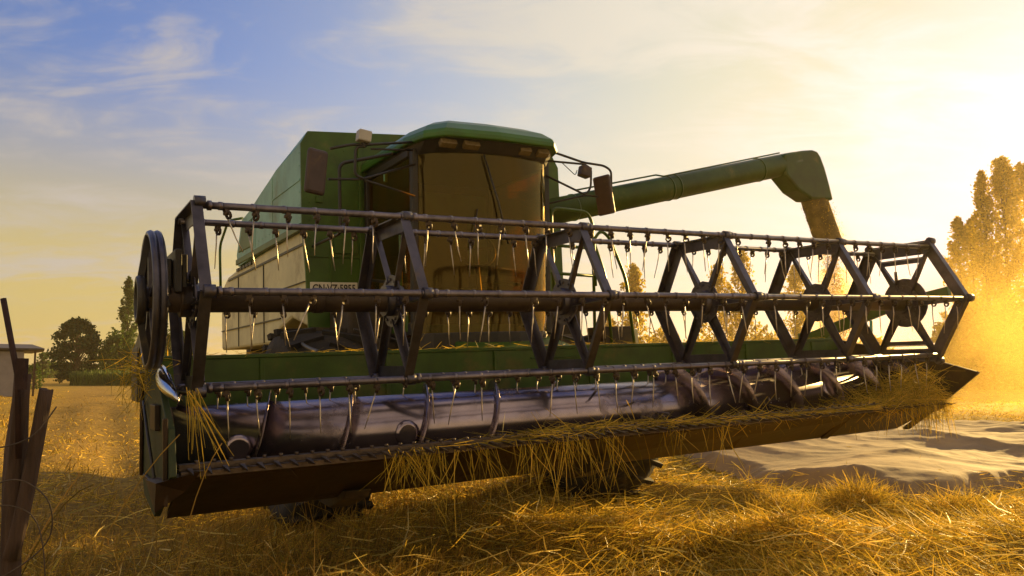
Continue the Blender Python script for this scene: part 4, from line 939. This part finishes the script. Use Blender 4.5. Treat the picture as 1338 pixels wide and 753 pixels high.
bushy(at(12, 110), 118, 4.4, 1.2, 700, M['leaf_olive'], 'distant treetop peeping over the shed roof', size=.2)
# low green crop strip and far hedge
n_ = 9000; x = rng.uniform(at(118, 84), at(225, 84), n_); y = rng.uniform(80, 88, n_)
tag(stalks(np.stack([x, y, 0 * x], -1), np.stack([rng.normal(0, .2, n_), rng.normal(0, .2, n_), 1 + 0 * x], -1), rng.uniform(.5, 1.5, n_), np.full(n_, .09), rng.uniform(.05, .4, n_), 'green_crop', M['crop']), 'strip of tall green crop below the trees on the left', 'crop', kind='stuff')
n_ = 7000; x = rng.uniform(-110, at(80, 190), n_); y = rng.uniform(186, 200, n_)
tag(leaf_mesh(np.stack([x, y, rng.random(n_) ** 1.3 * (2.2 + 1.6 * np.sin(x * .21) + np.sin(x * .7))], -1), .55, M['leaf_olive'], 'far_hedge', None), 'distant low treeline on the horizon at the left', 'hedge', kind='stuff')
# poplars behind the reel
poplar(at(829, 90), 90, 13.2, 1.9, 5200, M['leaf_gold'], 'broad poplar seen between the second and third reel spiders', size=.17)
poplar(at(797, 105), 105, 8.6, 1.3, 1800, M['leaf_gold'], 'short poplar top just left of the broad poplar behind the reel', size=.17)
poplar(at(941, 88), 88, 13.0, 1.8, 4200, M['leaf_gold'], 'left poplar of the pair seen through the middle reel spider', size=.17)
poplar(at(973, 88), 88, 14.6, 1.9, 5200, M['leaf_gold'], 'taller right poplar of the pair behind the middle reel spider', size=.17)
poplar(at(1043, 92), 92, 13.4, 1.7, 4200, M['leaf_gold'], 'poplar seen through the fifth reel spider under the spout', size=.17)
for k, (px, Y, h, w, lab) in enumerate(((770, 100, 5.0, 2.8, 'round bush left of the broad poplar behind the reel'), (868, 98, 6.6, 3.2, 'wide leafy tree just right of the broad poplar behind the reel'), (912, 96, 5.6, 3.0, 'leafy tree at the foot of the left poplar of the pair'),
        (1000, 96, 6.0, 3.4, 'wide tree right of the taller poplar of the pair'), (1085, 90, 5.2, 3.2, 'low tree behind the right end of the reel'), (1140, 86, 5.0, 3.0, 'low tree seen through the last reel wheel'), (720, 104, 5.2, 3, 'low tree behind the cab ladder'))):
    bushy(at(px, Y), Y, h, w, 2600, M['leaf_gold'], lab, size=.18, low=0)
# big backlit poplars on the right
for px, Y, h, w, nl, lab in ((1262, 70, 14.6, 1.35, 6500, 'shortest of the tall golden poplars, leftmost of the row at the right edge'), (1279, 74, 15.4, 1.2, 6000, 'slim golden poplar second from left in the right hand row'),
        (1297, 70, 18.6, 1.35, 8000, 'tall golden poplar with a narrow pointed top in the right hand row'), (1325, 70, 20.2, 1.9, 11000, 'tallest golden poplar, dense and wide, by the right edge of the picture'), (1352, 68, 19.0, 1.8, 8000, 'golden poplar cut off by the right edge of the picture')):
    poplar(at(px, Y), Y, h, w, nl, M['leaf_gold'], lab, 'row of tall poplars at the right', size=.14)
for px, Y, h, w, lab in ((1240, 66, 3.6, 2.2, 'bush just right of the last reel wheel'), (1262, 62, 6.2, 2.8, 'dense bush below the leftmost golden poplar'), (1300, 60, 6.0, 3.0, 'dense bush below the tallest golden poplars'), (1345, 58, 6.2, 3.0, 'dense bush at the right edge under the poplars')):
    bushy(at(px, Y), Y, h, w, 8000, M['leaf_olive'], lab, 'bush', 'bush', size=.15, low=0)

# ------------------------------------------------------------------ air: even haze, and dust behind the header
def volume(name, dens, col, aniso, density_nodes=None):
    m = bpy.data.materials.new(name); m.use_nodes = True; n = m.node_tree.nodes; l = m.node_tree.links; n.clear()
    v = n.new('ShaderNodeVolumePrincipled'); v.inputs['Color'].default_value = (*col, 1); v.inputs['Density'].default_value = dens; v.inputs['Anisotropy'].default_value = aniso
    o = n.new('ShaderNodeOutputMaterial'); l.new(v.outputs[0], o.inputs['Volume'])
    if density_nodes: density_nodes(n, l, v)
    return m
hb = MB(); hb.box((-760, -760, -1.6), (760, 860, 24)); hz_ = hb.build('haze', volume('haze_air', .0006, (1.0, .80, .45), .60)); tag(hz_, 'pale golden haze in the evening air', 'haze', kind='stuff')
def dust_nodes(dens, c, r):
    def fn(n, l, v):
        tc = n.new('ShaderNodeTexCoord'); 
        mp = n.new('ShaderNodeMapping'); mp.vector_type = 'POINT'; l.new(tc.outputs['Object'], mp.inputs[0]); mp.inputs['Scale'].default_value = tuple(1 / q for q in r)
        ln = n.new('ShaderNodeVectorMath'); ln.operation = 'LENGTH'; l.new(mp.outputs[0], ln.inputs[0])
        fo = n.new('ShaderNodeMapRange'); fo.interpolation_type = 'SMOOTHSTEP'; l.new(ln.outputs['Value'], fo.inputs[0]); fo.inputs[1].default_value = 1; fo.inputs[2].default_value = .25; fo.inputs[3].default_value = 0; fo.inputs[4].default_value = 1
        nz = n.new('ShaderNodeTexNoise'); l.new(tc.outputs['Object'], nz.inputs[0]); nz.inputs['Scale'].default_value = 1.1 / max(r) * 3; nz.inputs['Detail'].default_value = 1.5
        mr = n.new('ShaderNodeMapRange'); l.new(nz.outputs[0], mr.inputs[0]); mr.inputs[1].default_value = .40; mr.inputs[2].default_value = .62
        mu = n.new('ShaderNodeMath'); mu.operation = 'MULTIPLY'; l.new(fo.outputs[0], mu.inputs[0]); l.new(mr.outputs[0], mu.inputs[1])
        m2 = n.new('ShaderNodeMath'); m2.operation = 'MULTIPLY'; l.new(mu.outputs[0], m2.inputs[0]); m2.inputs[1].default_value = dens; l.new(m2.outputs[0], v.inputs['Density'])
    return fn
def dust(name, label, c, r, dens):
    d = MB(); d.smooth = True; rings = []
    for e_ in np.linspace(-1.35, 1.35, 9): rings.append([(r[0] * math.cos(e_) * math.cos(a), r[1] * math.cos(e_) * math.sin(a), r[2] * math.sin(e_)) for a in np.linspace(0, 2 * math.pi, 21)[:-1]])
    d.loft(rings); o = d.build(name, volume(name + '_air', dens, (1.0, .70, .20), .6, dust_nodes(dens, c, r))); o.location = c
    tag(o, label, 'dust', kind='stuff'); return o
dust('dust_cloud', 'drifting golden dust behind the right end of the header', (17.0, 27, .8), (15, 14, 5.6), .036)
dust('dust_cloud', 'bank of dust and added sun glow under the tall poplars at the right', (44, 56, 3), (24, 12, 14), .075)  # dust spread here also stands in for the sun's bloom over the trees
g0 = w_((8.46, 3.05, .20)); dust('grain_dust', 'stream of chaff and dust falling from the spout', tuple(g0), (.42, .42, 1.35), 5)

# chaff and grain dropping out of the spout boot
n_ = 20000; q = rng.random(n_) ** .8; th = rng.uniform(0, 6.28, n_); q = np.where(rng.random(n_) < .035, -.2 * rng.random(n_), q); rr = np.where(q < 0, .205 + .03 * np.abs(rng.normal(size=n_)), (.10 + .14 * q) * np.sqrt(rng.random(n_)) * rng.uniform(.7, 1.5, n_))
PL = np.stack([8.34 + np.where(q < 0, 1.05, .17) * q + rr * np.cos(th), 3.0 + .05 * q + rr * np.sin(th) * np.where(q < 0, .7, 1), 1.08 - 2.3 * q], -1)
PW = PL @ np.array(ROT).T + np.array(ORIG); D = rng.normal(size=(n_, 3)) * np.array([.5, .5, 1]); D /= np.linalg.norm(D, axis=1)[:, None]
tag(stalks(PW, D, rng.uniform(.006, .022, n_), rng.uniform(.003, .008, n_), np.zeros(n_), 'falling_chaff', M['straw']), 'loose stream of grain and chaff dropping from the spout boot', 'falling grain', kind='stuff')
